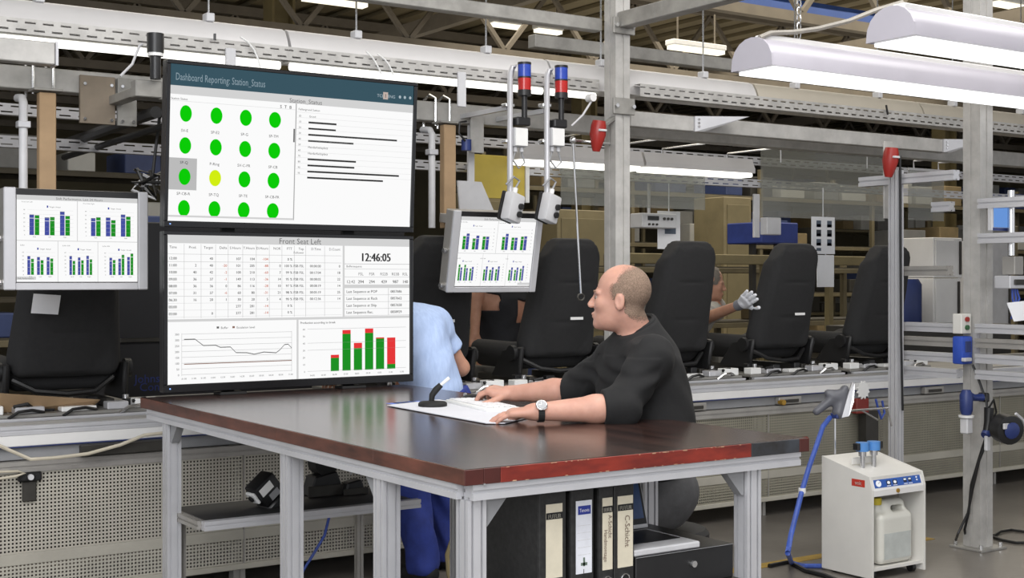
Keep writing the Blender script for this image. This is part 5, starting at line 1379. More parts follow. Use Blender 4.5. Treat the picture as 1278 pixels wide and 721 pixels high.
for pts, r, lab in (((PA(1214, 455, 6.2), PA(1222, 475, 6.2), PA(1231, 500, 6.2), PA(1236, 540, 6.19), PA(1222, 575, 6.18), PA(1214, 610, 6.18), PA(1208, 640, 6.2), PA(1196, 665, 6.15), PZ(1192, 676, .01)), .007, 'black cable running down the right post to the floor, outer one'),
        ((PA(1232, 540, 6.2), PA(1224, 565, 6.2), PA(1212, 605, 6.2), PA(1209, 640, 6.2), PA(1204, 660, 6.2), PZ(1205, 676, .01)), .007, 'black cable running down the right post to the floor, inner one'),
        ((PZ(1240, 668, .01), PZ(1248, 663, .012), PZ(1262, 661, .01), PZ(1285, 664, .01)), .009, 'black cable on the floor right of the post base, rear one'),
        ((PZ(1240, 670, .01), PZ(1252, 674, .01), PZ(1268, 677, .01), PZ(1290, 677, .01)), .009, 'black cable on the floor right of the post base, front one'),
        ((PZ(960, 706, .01), PZ(985, 701, .012), PZ(1006, 712, .012), PZ(1030, 718, .012), PZ(1045, 724, .012)), .012, 'dark cable on the floor left of the steam unit')):
    tag(MB().tube(pts, r, 7).build('cable', BLACKP, None, True), lab, 'cable')
o = MB().box(5.0, 5.6, 4.9, 4.95, 0, .002).build('floor_mark', ochre) if 0 else None

# ---------------- steam unit
A0, A1, B0, B1 = 5.15, 5.555, 4.45, 4.78
t = thing('steam_unit', 'cream coloured steam generator on castors with a water can in its front', 'appliance', ((A0 + A1) / 2, (B0 + B1) / 2, 0))
def pr(x0, x1, poly, mm, name):
    m = MB(); a = m._v([(x0, y, z) for y, z in poly]); b_ = m._v([(x1, y, z) for y, z in poly]); n = len(poly)
    m._f(a); m._f(b_[::-1])
    for i in range(n): m._f([a[i], b_[i], b_[(i + 1) % n], a[(i + 1) % n]])
    return m.build(name, mm, t)
side = [(B0, .012), (B0, .45), (B0 + .018, .515), (B1, .588), (B1, .012)]
pr(A0, A0 + .014, side, CREAM, 'side_panel'); pr(A1 - .014, A1, side, CREAM, 'side_panel')
pr(A0 + .0145, A1 - .0145, [(B0 + .018, .500), (B0 + .018, .514), (B1, .587), (B1, .573)], CREAM, 'top_panel')
pr(A0 + .0145, A1 - .0145, [(B0 + .001, .446), (B0 + .0185, .4995), (B0 + .05, .4995), (B0 + .05, .446)], WHITEPT, 'control_panel')
MB().box(A0 + .0145, A1 - .0145, B1 - .014, B1, .0455, .572).build('rear_panel', CREAM, t)
MB().box(A0 + .0145, A1 - .0145, B0 + .01, B1 - .0145, .045, .06).build('floor_panel', CREAM, t)
MB().box(A0 + .0145, A1 - .0145, B0 + .16, B0 + .17, .0605, .445).build('inner_panel', mat('inner_grey', '8d8a82', .6), t)
for x in (A0 + .05, A1 - .05):
    for y in (B0 + .05, B1 - .05): MB().cyl((x - .012, y, .022), (x + .012, y, .022), .022, 12).build('castor', BLACKP, t, True)
# controls on the panel: blue field with gauge, switches
nrm = Vector((0, -(.4995 - .446), -.0 + .0175)).normalized(); upv = Vector((0, .0175, .0535)).normalized()
pg = Page(Vector((A0 + .02, B0 + .0025, .4475)) + nrm * .0012, (1, 0, 0), upv, A1 - A0 - .04, .0535)
bp_ = mat('panel_print_blue', '2b57a6', .4, 0, .05, 9); wp_ = mat('panel_print_white', 'e9edf2', .5); kp_ = mat('panel_print_dark', '1b2238', .5)
pg.rect(.02, .02, .98, .80, bp_, 1); pg.disc(.11, .4, .055, .30, wp_, 2); pg.line([(.11, .42), (.135, .25)], .03, kp_, 3)
for x in (.27, .40): pg.rect(x, .2, x + .09, .62, kp_, 2); pg.disc(x + .045, .4, .03, .14, wp_, 3)
for x in (.62, .72): pg.rect(x, .15, x + .07, .55, kp_, 2); pg.rect(x + .01, .2, x + .06, .35, wp_, 3)
for y in (.2, .45): pg.disc(.90, y, .018, .08, wp_, 3)
for x in (.27, .40, .62, .72): pg.rect(x, .66, x + .08, .72, wp_, 2)
pg.build('panel_print', t)
MB().cyl(Vector((A0 + .19, B0 - .006, .436)), Vector((A0 + .19, B0 + .0005, .436)), .011, 12).build('lock', mat('brass', 'b08a3a'), t, True)
MB().box(A0 + .0145, A1 - .0145, B0 - .0005, B0 + .012, .418, .4455).build('lower_strip', WHITEPT, t)
pg = Page((A0 - .0006, B0 + .13, .46), (0, -1, 0), (0, 0, 1), .085, .036)
pg.rect(0, 0, 1, 1, mat('badge_red', 'c0392b', .5), 0); pg.text(.5, .76, 'veit', .82, mat('badge_white', 'e8d8d0', .5), 'c', 2, sx=1.0, bold=.04)
pg.build('badge', t)
# valves on top
zt = .555
MB().box(A0 + .05, A0 + .22, B0 + .17, B0 + .18, zt - .0, zt + .035, .003).build('valve_plate', CREAM, t)
for k in range(2):
    x = A0 + .09 + k * .085; y = B0 + .14
    MB().cyl((x, y, .535), (x, y, .60), .013, 10).build('valve_pipe', CHROME, t, True)
    MB().cyl((x, y, .6005), (x, y, .625), .02, 10).build('valve_nut', CHROME, t, True)
    MB().cyl((x, y, .6255), (x, y, .67), .033, 14).build('valve_coil', mat('coil_blue', '4f86c6', .4, 0, .08, 9), t, True)
    MB().cbox((x + (-.042 if k == 0 else .042), y, .65), .02, .035, .035, .003).build('plug', BLACKP, t)
# can in the front bay
c = Vector(((A0 + A1) / 2 + .01, B0 + .085, .061))
tcan = thing('water_can', 'translucent white water can with a yellow cap standing in the steam unit', 'can', tuple(c))
s = SDF(c + Vector((-.16, -.1, -.02)), c + Vector((.16, .1, .36)), .006)
s.rbox(c + Vector((0, 0, .13)), (.125, .066, .128), .03, None, .01); s.rbox(c + Vector((.02, 0, .27)), (.085, .035, .05), .03, None, .04)
s.rbox(c + Vector((.03, 0, .275)), (.045, .08, .014), .012, None, .008, sub=True)
s.cyl = None
s.cap(c + Vector((-.085, 0, .25)), c + Vector((-.085, 0, .285)), .026, .022, .02)
canm = mat('can_plastic', 'd2d1c8', .35, 0, .04, 5); soft('can_body', s.mesh(), canm, tcan)
MB().cyl(c + Vector((-.085, 0, .2985)), c + Vector((-.085, 0, .332)), .028, 14).build('cap', mat('cap_yellow', 'c9b52c', .45), tcan, True)
MB().box(c.x - .1, c.x + .1, c.y - .0672, c.y - .0662, c.z + .03, c.z + .16).build('water_tint', mat('can_water', 'b9bdb9', .3), tcan)
# wire iron rest and iron
q = PB(1042, 604, 4.79)
t = thing('wire_stand', 'bent wire stand rising behind the steam unit', 'stand', (q.x, 4.79, .45))
zt2 = PB(1042, 514, 4.79).z; xr = PB(1108, 515, 4.79).x
MB().tube([(q.x, 4.79, .40), (q.x, 4.79, zt2 - .01), (q.x + .01, 4.79, zt2), (xr, 4.79, zt2)], .006, 8).build('wire', CHROME, t, True)
MB().tube([(xr, 4.79, zt2), (xr + .03, 4.79, zt2 - .10)], .005, 6).build('brace', CHROME, t, True)
MB().tube([(q.x + .2, 4.79, zt2), (q.x + .33, 4.79, zt2 - .06)], .005, 6).build('brace', CHROME, t, True)
c = PB(1036, 500, 4.76)
t = thing('steam_iron', 'grey steam iron with a bright soleplate resting on the wire stand', 'iron', tuple(c))
rt = Vector((CA, -SA, 0)); bk = Vector((SA, CA, 0)); upz = Vector((0, 0, 1))
def I(u, v, w=0): return c + rt * u + upz * v + bk * w
sole = [I(.075, -.075), I(.10, -.01), I(.125, .085), I(.118, .09), I(.085, .01), I(.062, -.07)]
m = MB(); a_ = m._v([p - bk * .05 for p in (I(.055, -.075), I(.105, .085))] + [I(.105, .085) + bk * .05, I(.055, -.075) + bk * .05])
b_ = [p + rt * .018 for p in ()]
o = MB()
o.slab([I(.048, -.082, -.05), I(.085, -.074, -.05), I(.112, .0, -.04), I(.122, .092, -.02), I(.108, .096, -.02), I(.085, .04, -.04)], .02)
o.build('soleplate', mat('soleplate', 'dcdcde', .25, .5, .03, 8), t); m.bm.free()
s = SDF(c + Vector((-.2, -.2, -.16)), c + Vector((.25, .25, .16)), .007)
s.cap(I(.045, -.06), I(.075, .06), .036, .022, .02); s.cap(I(.02, .02), I(-.07, -.055), .026, .02, .03); s.cap(I(.04, .03), I(-.01, .04), .026, .02, .02)
soft('body', s.mesh(), mat('iron_grey', '5b5c62', .45, 0, .1, 10), t)
MB().cbox(I(.035, -.075), .05, .05, .03, .006).build('heel', BLUED, t)
hose = [I(-.0, -.085), PB(1027, 532, 4.74), PB(1019, 556, 4.70), PB(1009, 585, 4.66), PB(1001, 612, 4.6), PB(994, 640, 4.55), PB(987, 668, 4.5), PB(983, 690, 4.45), PZ(988, 702, .015), PZ(1005, 706, .015), PZ(1030, 706, .015)]
th = thing('iron_hose', 'blue steam hose hanging from the iron down to the floor', 'hose', tuple(hose[-1]))
MB().tube(hose, .013, 8).build('hose', mat('hose_blue', '3450a0', .45, 0, .2, 30), th, True)
MB().tube([hose[4] + Vector((0, 0, .012)), hose[4] - Vector((0, 0, .012))], .018, 10).build('clip', WHITEP, th, True)
# red bracket with a white fan shape on the line
c = PB(1075, 492, 5.95)
t = thing('red_fixture', 'red bracket with a white toothed disc in front of the line behind the iron', 'fixture', (c.x, c.y, c.z - .1))
m = MB(); n = 12
pts = []
for i in range(n * 2):
    q = 2 * math.pi * i / (n * 2); r = .062 if i % 2 else .047; pts.append((c.x + r * math.cos(q), 5.93, c.z + .03 + r * math.sin(q)))
m.slab(pts, .01); m.build('disc', WHITEP, t)
MB().cbox((c.x, 5.96, c.z - .075), .12, .05, .10, .006).build('block', mat('fixture_red', '7a2a22', .5, 0, .2, 9), t)
MB().cbox((c.x + .03, 5.955, c.z - .01), .05, .03, .06, .004).build('arm', BLACKP, t)
o = MB().tube([PB(1101, 500, 5.9), PB(1104, 515, 5.9), PB(1100, 522, 5.9), PB(1096, 510, 5.9), PB(1093, 498, 5.9)], .008, 6).build('cable', bluec, None, True); tag(o, 'bent blue air hose left of the aluminium upright', 'hose')
q0, q1 = PB(1085, 512, 5.98), PB(1098, 612, 5.98)
o = MB().box(q0.x - .06, q0.x + .06, 5.955, 6.02, .12, q0.z).build('support_leg', STEELD); tag(o, 'dark support leg in front of the line behind the iron', 'support')
o = MB().box(PB(1000, 553, 6.02).x - .05, PB(1000, 553, 6.02).x + .05, 6.005, 6.024, PB(1000, 560, 6.02).z, PB(1000, 545, 6.02).z, .003).build('red_tag', mat('fixture_red', '7a2a22')); tag(o, 'dark red tag on the perforated panel left of the blue hose', 'tag')

# ================================================================= people
def skinmat(name, c, c2):
    m = mat(name, c, .5, 0, .06, 14, col2=c2, spec=.35)
    b = m.node_tree.nodes['Principled BSDF']
    b.inputs['Subsurface Weight'].default_value = .12; b.inputs['Subsurface Radius'].default_value = (.01, .004, .002)
    return m
SKIN = skinmat('skin', 'b98a79', 'c59886')
SKIN2 = skinmat('skin_worker', 'b98a72', 'c4957e')
def frame(f, roll=0):
    f = Vector(f).normalized(); l = Vector((0, 0, 1)).cross(f).normalized(); u = f.cross(l)
    return np.array([[f.x, l.x, u.x], [f.y, l.y, u.y], [f.z, l.z, u.z]])
def head(S, c, R, s=1.0, k=1.0, fine=True):
    c = np.array(c, float)
    def W(x, y, z): return c + R @ (np.array((x, y, z)) * s)
    E = lambda p, r, k_=.015, sub=False: S.ell(W(*p), [v * s for v in r], R, k_ * s, sub)
    E((-.014, 0, .035), (.098, .078, .090)); E((.030, 0, -.035), (.064, .060, .082), .03); E((.045, 0, -.080), (.045, .046, .034), .025)
    E((.079, 0, -.098), (.018, .020, .016), .02)
    for y in (-1, 1):
        if fine: E((.060, y * .040, -.022), (.026, .022, .024), .02)
        E((-.012, y * .0775, -.012), (.019, .009, .031), .010)
        if fine: E((-.006, y * .088, -.010), (.010, .0075, .019), .005, True)
        if fine: E((.103, y * .031, .002), (.012, .016, .009), .010, True)
        E((.105, y * .011, -.030), (.011, .009, .008), .006)
        if fine: S.cap(W(.086, y * .012, .020), W(.074, y * .050, .020), .010 * s, .008 * s, .012 * s)
    S.cap(W(.088, 0, .012), W(.111, 0, -.024), .008 * s, .0105 * s, .010 * s)
    if fine:
        E((.094, 0, -.059), (.012, .024, .0065), .005); E((.091, 0, -.070), (.012, .021, .007), .005)
    return W
def hand(S, w, d, up, right_hand, curl, s=1.0, spread=1.0, thumb=(.55, .35)):
    d = Vector(d).normalized(); up = Vector(up); up = (up - d * up.dot(d)).normalized(); rt_ = d.cross(up)
    th = -rt_ if right_hand else rt_
    w = Vector(w)
    def P_(f, t_, u): return w + d * (f * s) + th * (t_ * s) + up * (u * s)
    S.cap(P_(-.02, 0, 0), P_(.02, 0, 0), .026 * s, .026 * s, .012)
    for o_, l in ((.027, .082), (.009, .088), (-.010, .085), (-.027, .076)):
        S.cap(P_(.012, o_ * .62, 0), P_(l, o_, .003), .0155 * s, .0135 * s, .010)
    S.cap(P_(.02, .022, -.006), P_(.06, .030, -.006), .018 * s, .014 * s, .012)
    for i, (o_, l, L, r) in enumerate(((.029, .086, .074, .0092), (.0095, .092, .082, .0095), (-.0105, .089, .076, .0090), (-.029, .079, .060, .0080))):
        p = P_(l - .004, o_, .002); ang = 0; dd = Vector(d); cu = curl[i] if isinstance(curl[0], (tuple, list)) else curl
        side = (o_ * 2.2 * spread)
        for j, fr in enumerate((.46, .30, .24)):
            ang += R_(cu[j])
            v = (d * math.cos(ang) - up * math.sin(ang) + th * side).normalized()
            q = p + v * (L * fr * s)
            S.cap(p, q, r * s * (1 - .08 * j), r * s * (1 - .08 * (j + 1)), .004); p = q
    p = P_(.022, .030, -.008)
    for j, L in enumerate((.042, .032, .026)):
        v = (d * (thumb[0] + .22 * j) + th * (.75 - .25 * j) - up * thumb[1]).normalized(); q = p + v * (L * s)
        S.cap(p, q, (.0125 - .0012 * j) * s, (.0115 - .0012 * j) * s, .006); p = q
V3 = lambda *a: np.array(a, float)
# ---- the seated man
man = thing('person', 'seated man with short hair in a dark sweater, typing at the table', 'person', (3.15, 3.76, 0))
LS, RS = V3(3.02, 3.60, 1.222), V3(3.09, 3.865, 1.205)
LE, RE = V3(2.875, 3.585, 1.052), V3(3.02, 4.07, 1.072)
LW, RW = V3(2.60, 3.715, 1.042), V3(2.885, 4.28, 1.052)
NECK = V3(3.075, 3.755, 1.30); HC = V3(3.012, 3.765, 1.425)
HR = frame((-.664, .75, .03))
S = SDF((2.40, 3.28, .52), (3.42, 4.62, 1.60), .0045)
S.ell((3.13, 3.76, .92), (.135, .165, .2), None, .05); S.ell((3.09, 3.755, 1.13), (.12, .165, .17), None, .05); S.ell((3.155, 3.76, .72), (.13, .16, .12), None, .05)
S.cap(LS, RS, .062, .062, .05)
S.cap(LS, LE, .056, .046, .03); S.cap(RS, RE, .056, .046, .03)
mid = lambda a, b, t: a + (b - a) * t
S.cap(LE, mid(LE, LW, .3), .046, .047, .02); S.cap(mid(LE, LW, .3), LW, .047, .029, .02)
S.cap(RE, mid(RE, RW, .3), .046, .046, .02); S.cap(mid(RE, RW, .3), RW, .046, .029, .02)
S.cap(NECK, HC + HR @ V3(-.025, 0, -.045), .062, .058, .035)
head(S, HC, HR, .985)
hand(S, LW, (-.70, .68, -.10), (.0, -.12, 1), False, ((10, 14, 10), (11, 14, 10), (12, 14, 10), (14, 14, 10)), 1.0, .7, (.75, .25))
hand(S, RW, (-.62, .78, .10), (-.0, -.25, 1), True, ((28, 32, 22), (30, 34, 22), (32, 36, 22), (36, 38, 20)), 1.05, .8, (.7, .35))
bodyVQ = S.mesh()
soft('body', bodyVQ, SKIN, man)
# hair: scalp faces of the head pushed out a little
V, Q = bodyVQ
ctr = V[Q].mean(1); loc = (ctr - HC) @ HR
x, y, z = loc[:, 0], loc[:, 1], loc[:, 2]
rgt = (np.abs(x) < .16) & (np.abs(y) < .12) & (z > -.10) & (z < .15)
hl = np.where(z > .055, .022 - (z - .055) * .25, .036 - np.abs(z - .03) * .35)
low = np.where(x > -.028, -.004, -.085 + np.clip(x + .07, 0, .05) * .9)
sel = rgt & (x < hl) & (z > low) & ~((np.abs(y) > .0765) & (x > -.04) & (x < .02) & (z < .022))
hq = Q[sel]; ids = np.unique(hq); remap = -np.ones(len(V), int); remap[ids] = np.arange(len(ids))
hv = V[ids]; dirv = hv - (HC + HR @ V3(-.014, 0, .03)); dirv /= np.linalg.norm(dirv, axis=1)[:, None]
hairm = mat('hair_stubble', '6d5a4b', .8, 0, .3, 260, col2='98806e', bump=.3, bscale=500)
ho = soft('hair', (hv + dirv * .0022, remap[hq]), hairm, man)
lv = (hv - HC) @ HR
hlv = np.where(lv[:, 2] > .055, .012 - (lv[:, 2] - .055) * .25, .036 - np.abs(lv[:, 2] - .03) * .35)
at = ho.data.attributes.new('hair_cover', 'FLOAT', 'POINT')
top = np.clip((lv[:, 2] - .08) / .04, 0, 1)
den = np.clip((hlv - lv[:, 0] + .002) / (.03 + .05 * top), 0, 1) * np.clip((lv[:, 2] + .088) / .04, 0, 1) * (1 - .35 * top)
at.data.foreach_set('value', den.astype(np.float32))
nt = hairm.node_tree; N = nt.nodes
av = N.new('ShaderNodeAttribute'); av.attribute_name = 'hair_cover'
nz = N.new('ShaderNodeTexNoise'); nz.inputs['Scale'].default_value = 420; nz.inputs['Detail'].default_value = 2
tcn = N.new('ShaderNodeTexCoord'); nt.links.new(tcn.outputs['Object'], nz.inputs['Vector'])
rm1 = N.new('ShaderNodeMapRange'); rm1.inputs['From Min'].default_value = .3; rm1.inputs['From Max'].default_value = .7; nt.links.new(nz.outputs['Fac'], rm1.inputs['Value'])
ltn = N.new('ShaderNodeMath'); ltn.operation = 'LESS_THAN'; nt.links.new(rm1.outputs[0], ltn.inputs[0]); nt.links.new(av.outputs['Fac'], ltn.inputs[1])
trn = N.new('ShaderNodeBsdfTransparent'); mxn = N.new('ShaderNodeMixShader')
nt.links.new(ltn.outputs[0], mxn.inputs[0]); nt.links.new(trn.outputs[0], mxn.inputs[1]); nt.links.new(N['Principled BSDF'].outputs[0], mxn.inputs[2]); nt.links.new(mxn.outputs[0], N['Material Output'].inputs[0])
HW = lambda a, b, c: Vector(HC + HR @ V3(a, b, c))
for sy in (-1, 1):
    e = MB().ball(HW(.0745, sy * .031, .001), .0115, 10).build('eye', mat('eye_white', 'a89c94', .2), man, True)
    MB().ball(HW(.0835, sy * .0325, .001), .0052, 8).build('iris', mat('iris', '4a3c30', .2), e, True)
    MB().tube([HW(.0945, sy * .014, .021), HW(.0905, sy * .032, .026), HW(.077, sy * .05, .021)], [.002, .003, .0015], 6).build('eyebrow', mat('brow', '8d6f5c', .8), man, True)
# sweater
SWM = mat('sweater', '141415', .9, 0, .12, 30, bump=.5, bscale=11)
T = SDF((2.75, 3.40, .64), (3.42, 4.30, 1.42), .0055)
T.ell((3.135, 3.76, .90), (.158, .188, .24), None, .06); T.ell((3.10, 3.755, 1.13), (.142, .188, .19), None, .06); T.ell((3.13, 3.76, 1.0), (.155, .186, .2), None, .05)
T.cap(LS, RS, .070, .070, .05); T.cap(LS, LE, .072, .064, .04); T.cap(RS, RE, .074, .062, .04)
T.cap(LE, mid(LE, LW, .35), .062, .058, .03); T.cap(RE, mid(RE, RW, .25), .060, .056, .03)
T.cap((3.095, 3.75, 1.22), (3.072, 3.755, 1.345), .088, .069, .04)
T.cap((3.14, 3.76, 1.2), (3.09, 3.757, 1.30), .10, .075, .05)
T.ripple(lambda X, Y, Z: .0022 * np.sin(46 * Z + 30 * X + 8 * np.sin(9 * Y)) * np.clip((Z - .8) * 3, 0, 1) + .0042 * np.sin(62 * (X * .6 - Z * .7 + Y * .4) + 2.5 * np.sin(30 * Z)) * ((X < 3.0) & (Z < 1.22)))
cl = mid(LE, LW, .22); T.cut(cl, LW - LE, cl - .085, cl + .12); cr = mid(RE, RW, .10); T.cut(cr, RW - RE, cr - V3(.12, .07, .09), cr + V3(.09, .2, .09))
T.cut((3.124, 3.742, 1.350), (-.44, .02, .88), (2.90, 3.6, 1.18), (3.3, 3.95, 1.42)); T.cut((3.1, 3.7, .665), (0, 0, -1))
sw = soft('sweater', T.mesh(), SWM, man)
# collar and buttons
m = MB(); cc = Vector((3.078, 3.754, 1.326))
ring = [cc + Vector((.064 * math.cos(q), .064 * math.sin(q), .034 * math.cos(q))) for q in [2 * math.pi * i / 24 for i in range(25)]]
m.tube(ring, .010, 8); m.build('collar', SWM, man, True)
# trousers, shoes
TR = mat('grey_trousers', '4a4a4c', .85, 0, .15, 25, bump=.15, bscale=40)
T = SDF((2.62, 3.42, .0), (3.42, 4.10, .86), .009)
T.ell((3.16, 3.76, .72), (.158, .185, .14), None, .05)
for sy in (-1, 1):
    k0, k1, k2 = (3.13, 3.76 + sy * .09, .68), (2.76, 3.76 + sy * .10, .64), (2.80, 3.76 + sy * .10, .09)
    T.cap(k0, k1, .092, .07, .04); T.cap(k1, k2, .07, .055, .03)
T.cut((0, 0, .80), (0, 0, 1))
soft('trousers', T.mesh(), TR, man)
for sy in (-1, 1):
    T = SDF((2.5, 3.5, -.01), (2.95, 4.0, .16), .008)
    T.cap((2.82, 3.76 + sy * .10, .05), (2.64, 3.76 + sy * .11, .038), .046, .036, .03); T.cut((0, 0, .003), (0, 0, -1)); soft('shoe', T.mesh(), BLACKM, man)
# wrist watch
wa = Vector(LW - LE).normalized(); wc = Vector(mid(LE, LW, .94))
on = Vector((-.40, -.70, .62)); on = (on - wa * on.dot(wa)).normalized(); ot = wa.cross(on)
watch = thing('wrist_watch', 'steel wrist watch with a black strap on the man\'s near wrist', 'watch', tuple(wc))
m = MB(); r0 = .0335
ringv = []
for i in range(28):
    q = 2 * math.pi * i / 28; d = on * math.cos(q) + ot * math.sin(q)
    ringv.append([wc + d * r0 - wa * .011, wc + d * (r0 + .003) - wa * .011, wc + d * (r0 + .003) + wa * .011, wc + d * r0 + wa * .011])
vs = [m._v(r) for r in ringv]
for i in range(28):
    a_, b_ = vs[i], vs[(i + 1) % 28]
    for j in range(4): m._f([a_[j], b_[j], b_[(j + 1) % 4], a_[(j + 1) % 4]])
m.build('strap', BLACKM, watch)
MB().lathe([(.017, 0), (.0205, .002), (.0205, .007), (.018, .009), (.0165, .0085)], wc + on * (r0 + .0025), on, 24).build('case', CHROME, watch, True)
MB().cyl(wc + on * (r0 + .0112), wc + on * (r0 + .0118), .0162, 20).build('dial', mat('dial', '8d8f92', .3, .2, .2, 200), watch)
m = MB(); q0 = wc + on * (r0 + .0121); m.bar(q0, q0 + wa * .010, .0014, .0004, up=on); m.bar(q0, q0 + ot * .012, .001, .0004, up=on); m.build('hands', WHITEP, watch)
# stool
t = thing('stool', 'black work stool under the seated man', 'stool', (3.19, 3.76, 0))
MB().lathe([(.17, 0), (.185, .012), (.185, .03), (.17, .045)], (3.19, 3.76, .535), (0, 0, 1), 24).build('seat', BLACKM, t, True)
MB().cyl((3.19, 3.76, .06), (3.19, 3.76, .5345), .025, 12).build('column', CHROME, t, True)
for i in range(5):
    q = 2 * math.pi * i / 5; MB().bar((3.19, 3.76, .06), (3.19 + .27 * math.cos(q), 3.76 + .27 * math.sin(q), .03), .035, .03).build('leg', BLACKP, t)

# ---- worker in the light blue shirt
def worker(name, lab, base, J, R, skin, cloth, tm_, hairm_, h=.007, short=.62, shoes=True, legs=True, curl=(25, 25, 20), aim=None):
    """J: joint positions: pel, belly, chest, LS,RS,LE,RE,LW,RW,neck,head,(LH,RH hips),(LK..),(LF..)"""
    t = thing(name, lab, 'person', tuple(base))
    J = {k: np.array(v, float) for k, v in J.items()}
    P = np.array(list(J.values())); lo = P.min(0) - .30; hi = P.max(0) + .30
    if not legs: lo[2] = J['pel'][2] - .2
    lo[2] = max(lo[2], -.01)
    def trunk(S, g):
        S.cap(J['pel'], J['belly'], .125 + g, .125 + g, .06); S.cap(J['belly'], J['chest'], .125 + g, .13 + g, .06); S.cap(J['LS'], J['RS'], .07 + g, .07 + g, .06)
        S.cap(J['chest'] - (J['RS'] - J['LS']) * .16, J['chest'] + (J['RS'] - J['LS']) * .16, .12 + g, .12 + g, .06)
    S = SDF(lo, hi, h); trunk(S, 0)
    for s_ in 'LR':
        S.cap(J[s_ + 'S'], J[s_ + 'E'], .052, .042, .03); S.cap(J[s_ + 'E'], J[s_ + 'W'], .044, .028, .02)
        dv, up_ = aim if (aim and s_ == 'L') else (J[s_ + 'W'] - J[s_ + 'E'], (0, -.4, 1)); hand(S, J[s_ + 'W'], dv, up_, s_ == 'R', curl, 1.0, 1.9 if aim else 1.0, (.7, .05) if aim else (.55, .35))
        if legs: S.cap(J[s_ + 'H'], J[s_ + 'K'], .075, .055, .04); S.cap(J[s_ + 'K'], J[s_ + 'F'], .055, .04, .03)
    S.cap(J['neck'], J['head'] + R @ V3(-.025, 0, -.05), .058, .056, .03); head(S, J['head'], R, 1.0)
    VQ = S.mesh(); soft('body', VQ, skin, t)
    V, Q = VQ; l_ = (V[Q].mean(1) - J['head']) @ R
    sel = (np.abs(l_[:, 0]) < .14) & (np.abs(l_[:, 1]) < .074) & (l_[:, 2] > -.08) & (l_[:, 2] < .15) & (l_[:, 0] < .055 - np.abs(l_[:, 2] - .05) * .3) & ((l_[:, 2] > .0) | (l_[:, 0] < -.035))
    hq = Q[sel]; ids = np.unique(hq); rm = -np.ones(len(V), int); rm[ids] = np.arange(len(ids))
    dv = V[ids] - (J['head'] + R @ V3(-.014, 0, .03)); dv /= np.linalg.norm(dv, axis=1)[:, None]
    soft('hair', (V[ids] + dv * .009, rm[hq]), hairm_, t)
    T = SDF(lo, hi, h); trunk(T, .014)
    for s_ in 'LR':
        T.cap(J[s_ + 'S'], mid(J[s_ + 'S'], J[s_ + 'E'], short + .2), .072, .066, .04)
        p = mid(J[s_ + 'S'], J[s_ + 'E'], short); T.cut(p, J[s_ + 'E'] - J[s_ + 'S'], p - .11, p + .11) if short < .95 else None
        if short > 1.5: T.cap(mid(J[s_ + 'S'], J[s_ + 'E'], .9), mid(J[s_ + 'E'], J[s_ + 'W'], .8), .06, .046, .03)
    T.cap(J['chest'], J['neck'], .09, .075, .05); up = J['head'] - J['neck']; T.cut(J['neck'] + up * .22, up, J['neck'] - .12, J['neck'] + .14)
    T.ripple(lambda X, Y, Z: .003 * np.sin(30 * X + 18 * Y + 6 * np.sin(8 * Z)))
    soft('shirt', T.mesh(), cloth, t)
    if legs:
        T = SDF(lo, hi, h + .002)
        T.cap(J['LH'], J['RH'], .125, .125, .05); T.cap(J['pel'], (J['LH'] + J['RH']) / 2, .13, .125, .05)
        for s_ in 'LR': T.cap(J[s_ + 'H'], J[s_ + 'K'], .108, .085, .04); T.cap(J[s_ + 'K'], J[s_ + 'F'] + V3(0, 0, .03), .085, .082, .04)
        T.ripple(lambda X, Y, Z: .006 * np.sin(24 * Z + 14 * X + 4 * np.sin(20 * Y)))
        T.cut(J['pel'] - (J['belly'] - J['pel']) * .35, J['belly'] - J['pel']); T.cut((0, 0, .05), (0, 0, -1))
        soft('trousers', T.mesh(), tm_, t)
        for s_ in 'LR':
            f = J[s_ + 'F']; d = R[:, 0] * np.array((1, 1, 0)); d /= np.linalg.norm(d)
            T = SDF(f - .3, f + .3, .01); T.cap(V3(f[0], f[1], .05) - d * .04, V3(f[0], f[1], .04) + d * .16, .048, .042, .03); T.cut((0, 0, .003), (0, 0, -1)); soft('shoe', T.mesh(), BLACKM, t)
    return t, J
HAIRD = mat('hair_dark', '3a2f26', .8, 0, .3, 60)
BLUESH = mat('light_blue_shirt', 'a9bfe6', .8, 0, .07, 18, col2='b9cdf0', stretch=(3, 3, .8), bump=.08, bscale=8)
BLUETR = mat('blue_work_trousers', '2a3a86', .8, 0, .2, 14, bump=.25, bscale=22)
worker('person', 'worker in a light blue shirt and blue trousers bending over the line behind the displays', (3.38, 5.72, 0),
       dict(pel=(3.38, 5.70, .95), belly=(3.33, 5.72, 1.08), chest=(3.27, 5.76, 1.22), LS=(3.08, 5.80, 1.30), RS=(3.44, 5.80, 1.275), LE=(2.98, 5.86, 1.06), RE=(3.62, 5.84, 1.04), LW=(3.02, 6.08, 1.0), RW=(3.50, 6.08, .99), neck=(3.21, 5.85, 1.36), head=(3.15, 5.95, 1.455), LH=(3.25, 5.70, .88), RH=(3.46, 5.72, .88), LK=(3.235, 5.69, .48), RK=(3.50, 5.83, .50), LF=(3.29, 5.66, .07), RF=(3.56, 5.86, .07)),
       frame((-.35, .8, -.45)), SKIN2, BLUESH, BLUETR, HAIRD, short=.58)
DARKSH = mat('dark_work_shirt', '202126', .85, 0, .15, 18); GREYTR = mat('grey_work_trousers', '5f5d58', .85, 0, .2, 18)
pw = PB(622, 400, 7.42)
x0, y0 = pw.x, pw.y
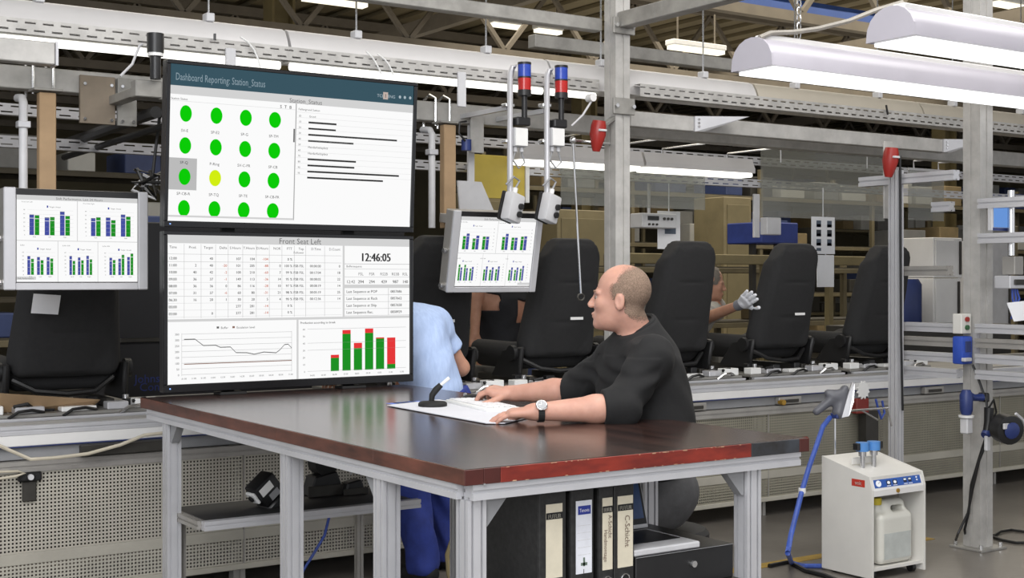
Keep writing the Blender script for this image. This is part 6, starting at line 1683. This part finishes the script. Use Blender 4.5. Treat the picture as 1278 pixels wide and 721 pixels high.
worker('person', 'worker in a dark shirt behind the line, head hidden by the right monitor', (x0, y0, 0),
       dict(pel=(x0, y0, .98), belly=(x0, y0, 1.12), chest=(x0, y0 - .02, 1.32), LS=(x0 + .17, y0 - .02, 1.46), RS=(x0 - .17, y0 - .02, 1.46), LE=(x0 + .16, y0 - .12, 1.22), RE=(x0 - .21, y0 - .05, 1.38), LW=(x0 + .10, y0 - .34, 1.2), RW=(x0 - .25, y0 - .10, 1.14), neck=(x0, y0 - .03, 1.5), head=(x0, y0 - .08, 1.63), LH=(x0 + .09, y0, .92), RH=(x0 - .09, y0, .92), LK=(x0 + .09, y0, .5), RK=(x0 - .09, y0, .5), LF=(x0 + .09, y0 + .02, .07), RF=(x0 - .09, y0 + .02, .07)),
       frame((-.1, -1, -.3)), SKIN2, DARKSH, GREYTR, HAIRD, short=.55)
# ---- worker with the white glove
ph = PB(887, 354, 7.35); pg_ = PB(926, 379, 6.44); pe = PB(878, 398, 6.86); pt_ = PB(953, 355, 6.10)
hx, hy, hz = ph
GREYSH = mat('pale_grey_shirt', 'a3a19c', .85, 0, .12, 18)
t, J = worker('person', 'worker with white gloves behind the line reaching for a seat back', (hx - .1, hy + .35, 0),
       dict(pel=(hx - .1, hy + .35, .92), belly=(hx - .1, hy + .28, 1.05), chest=(hx - .08, hy + .16, 1.18), LS=(hx + .10, hy + .06, 1.28), RS=(hx - .26, hy + .08, 1.28), LE=(pe.x, pe.y, pe.z), RE=(hx - .32, hy - .08, 1.08), LW=(pg_.x, pg_.y, pg_.z), RW=(hx - .08, hy - .28, 1.05), neck=(hx - .05, hy + .05, 1.34), head=(hx, hy, hz), LH=(hx - .01, hy + .36, .88), RH=(hx - .19, hy + .36, .88), LK=(hx - .01, hy + .34, .48), RK=(hx - .19, hy + .34, .48), LF=(hx - .01, hy + .38, .07), RF=(hx - .19, hy + .38, .07)),
       frame((.72, -.62, -.15)), SKIN2, GREYSH, GREYTR, mat('hair_grey', '6f6860', .8, 0, .2, 60), short=.6, curl=(6, 8, 6), aim=(pt_ - pg_, (-.5, -.8, .2)))
glove = mat('white_glove', 'e2e4ea', .85, 0, .06, 30)
S = SDF(J['LW'] - .2, J['LW'] + .3, .005)
dl = J['LW'] - J['LE']
hand(S, J['LW'], pt_ - pg_, (-.5, -.8, .2), False, (6, 8, 6), 1.12, 1.9, (.7, .05))
S.D -= .003
soft('glove', S.mesh(), glove, t)
m = MB(); a_ = Vector(J['LW']); dv = Vector(dl).normalized(); m.tube([a_ - dv * .05, a_ + dv * .012], [.037, .036], 14); m.build('glove_cuff', mat('cuff_grey', '7c7d84', .85), t, True)
S = SDF(J['RW'] - .2, J['RW'] + .25, .006); hand(S, J['RW'], J['RW'] - J['RE'], (0, -.4, 1), True, (25, 25, 20), 1.14, 1, (.7, .3)); soft('glove', S.mesh(), glove, t)
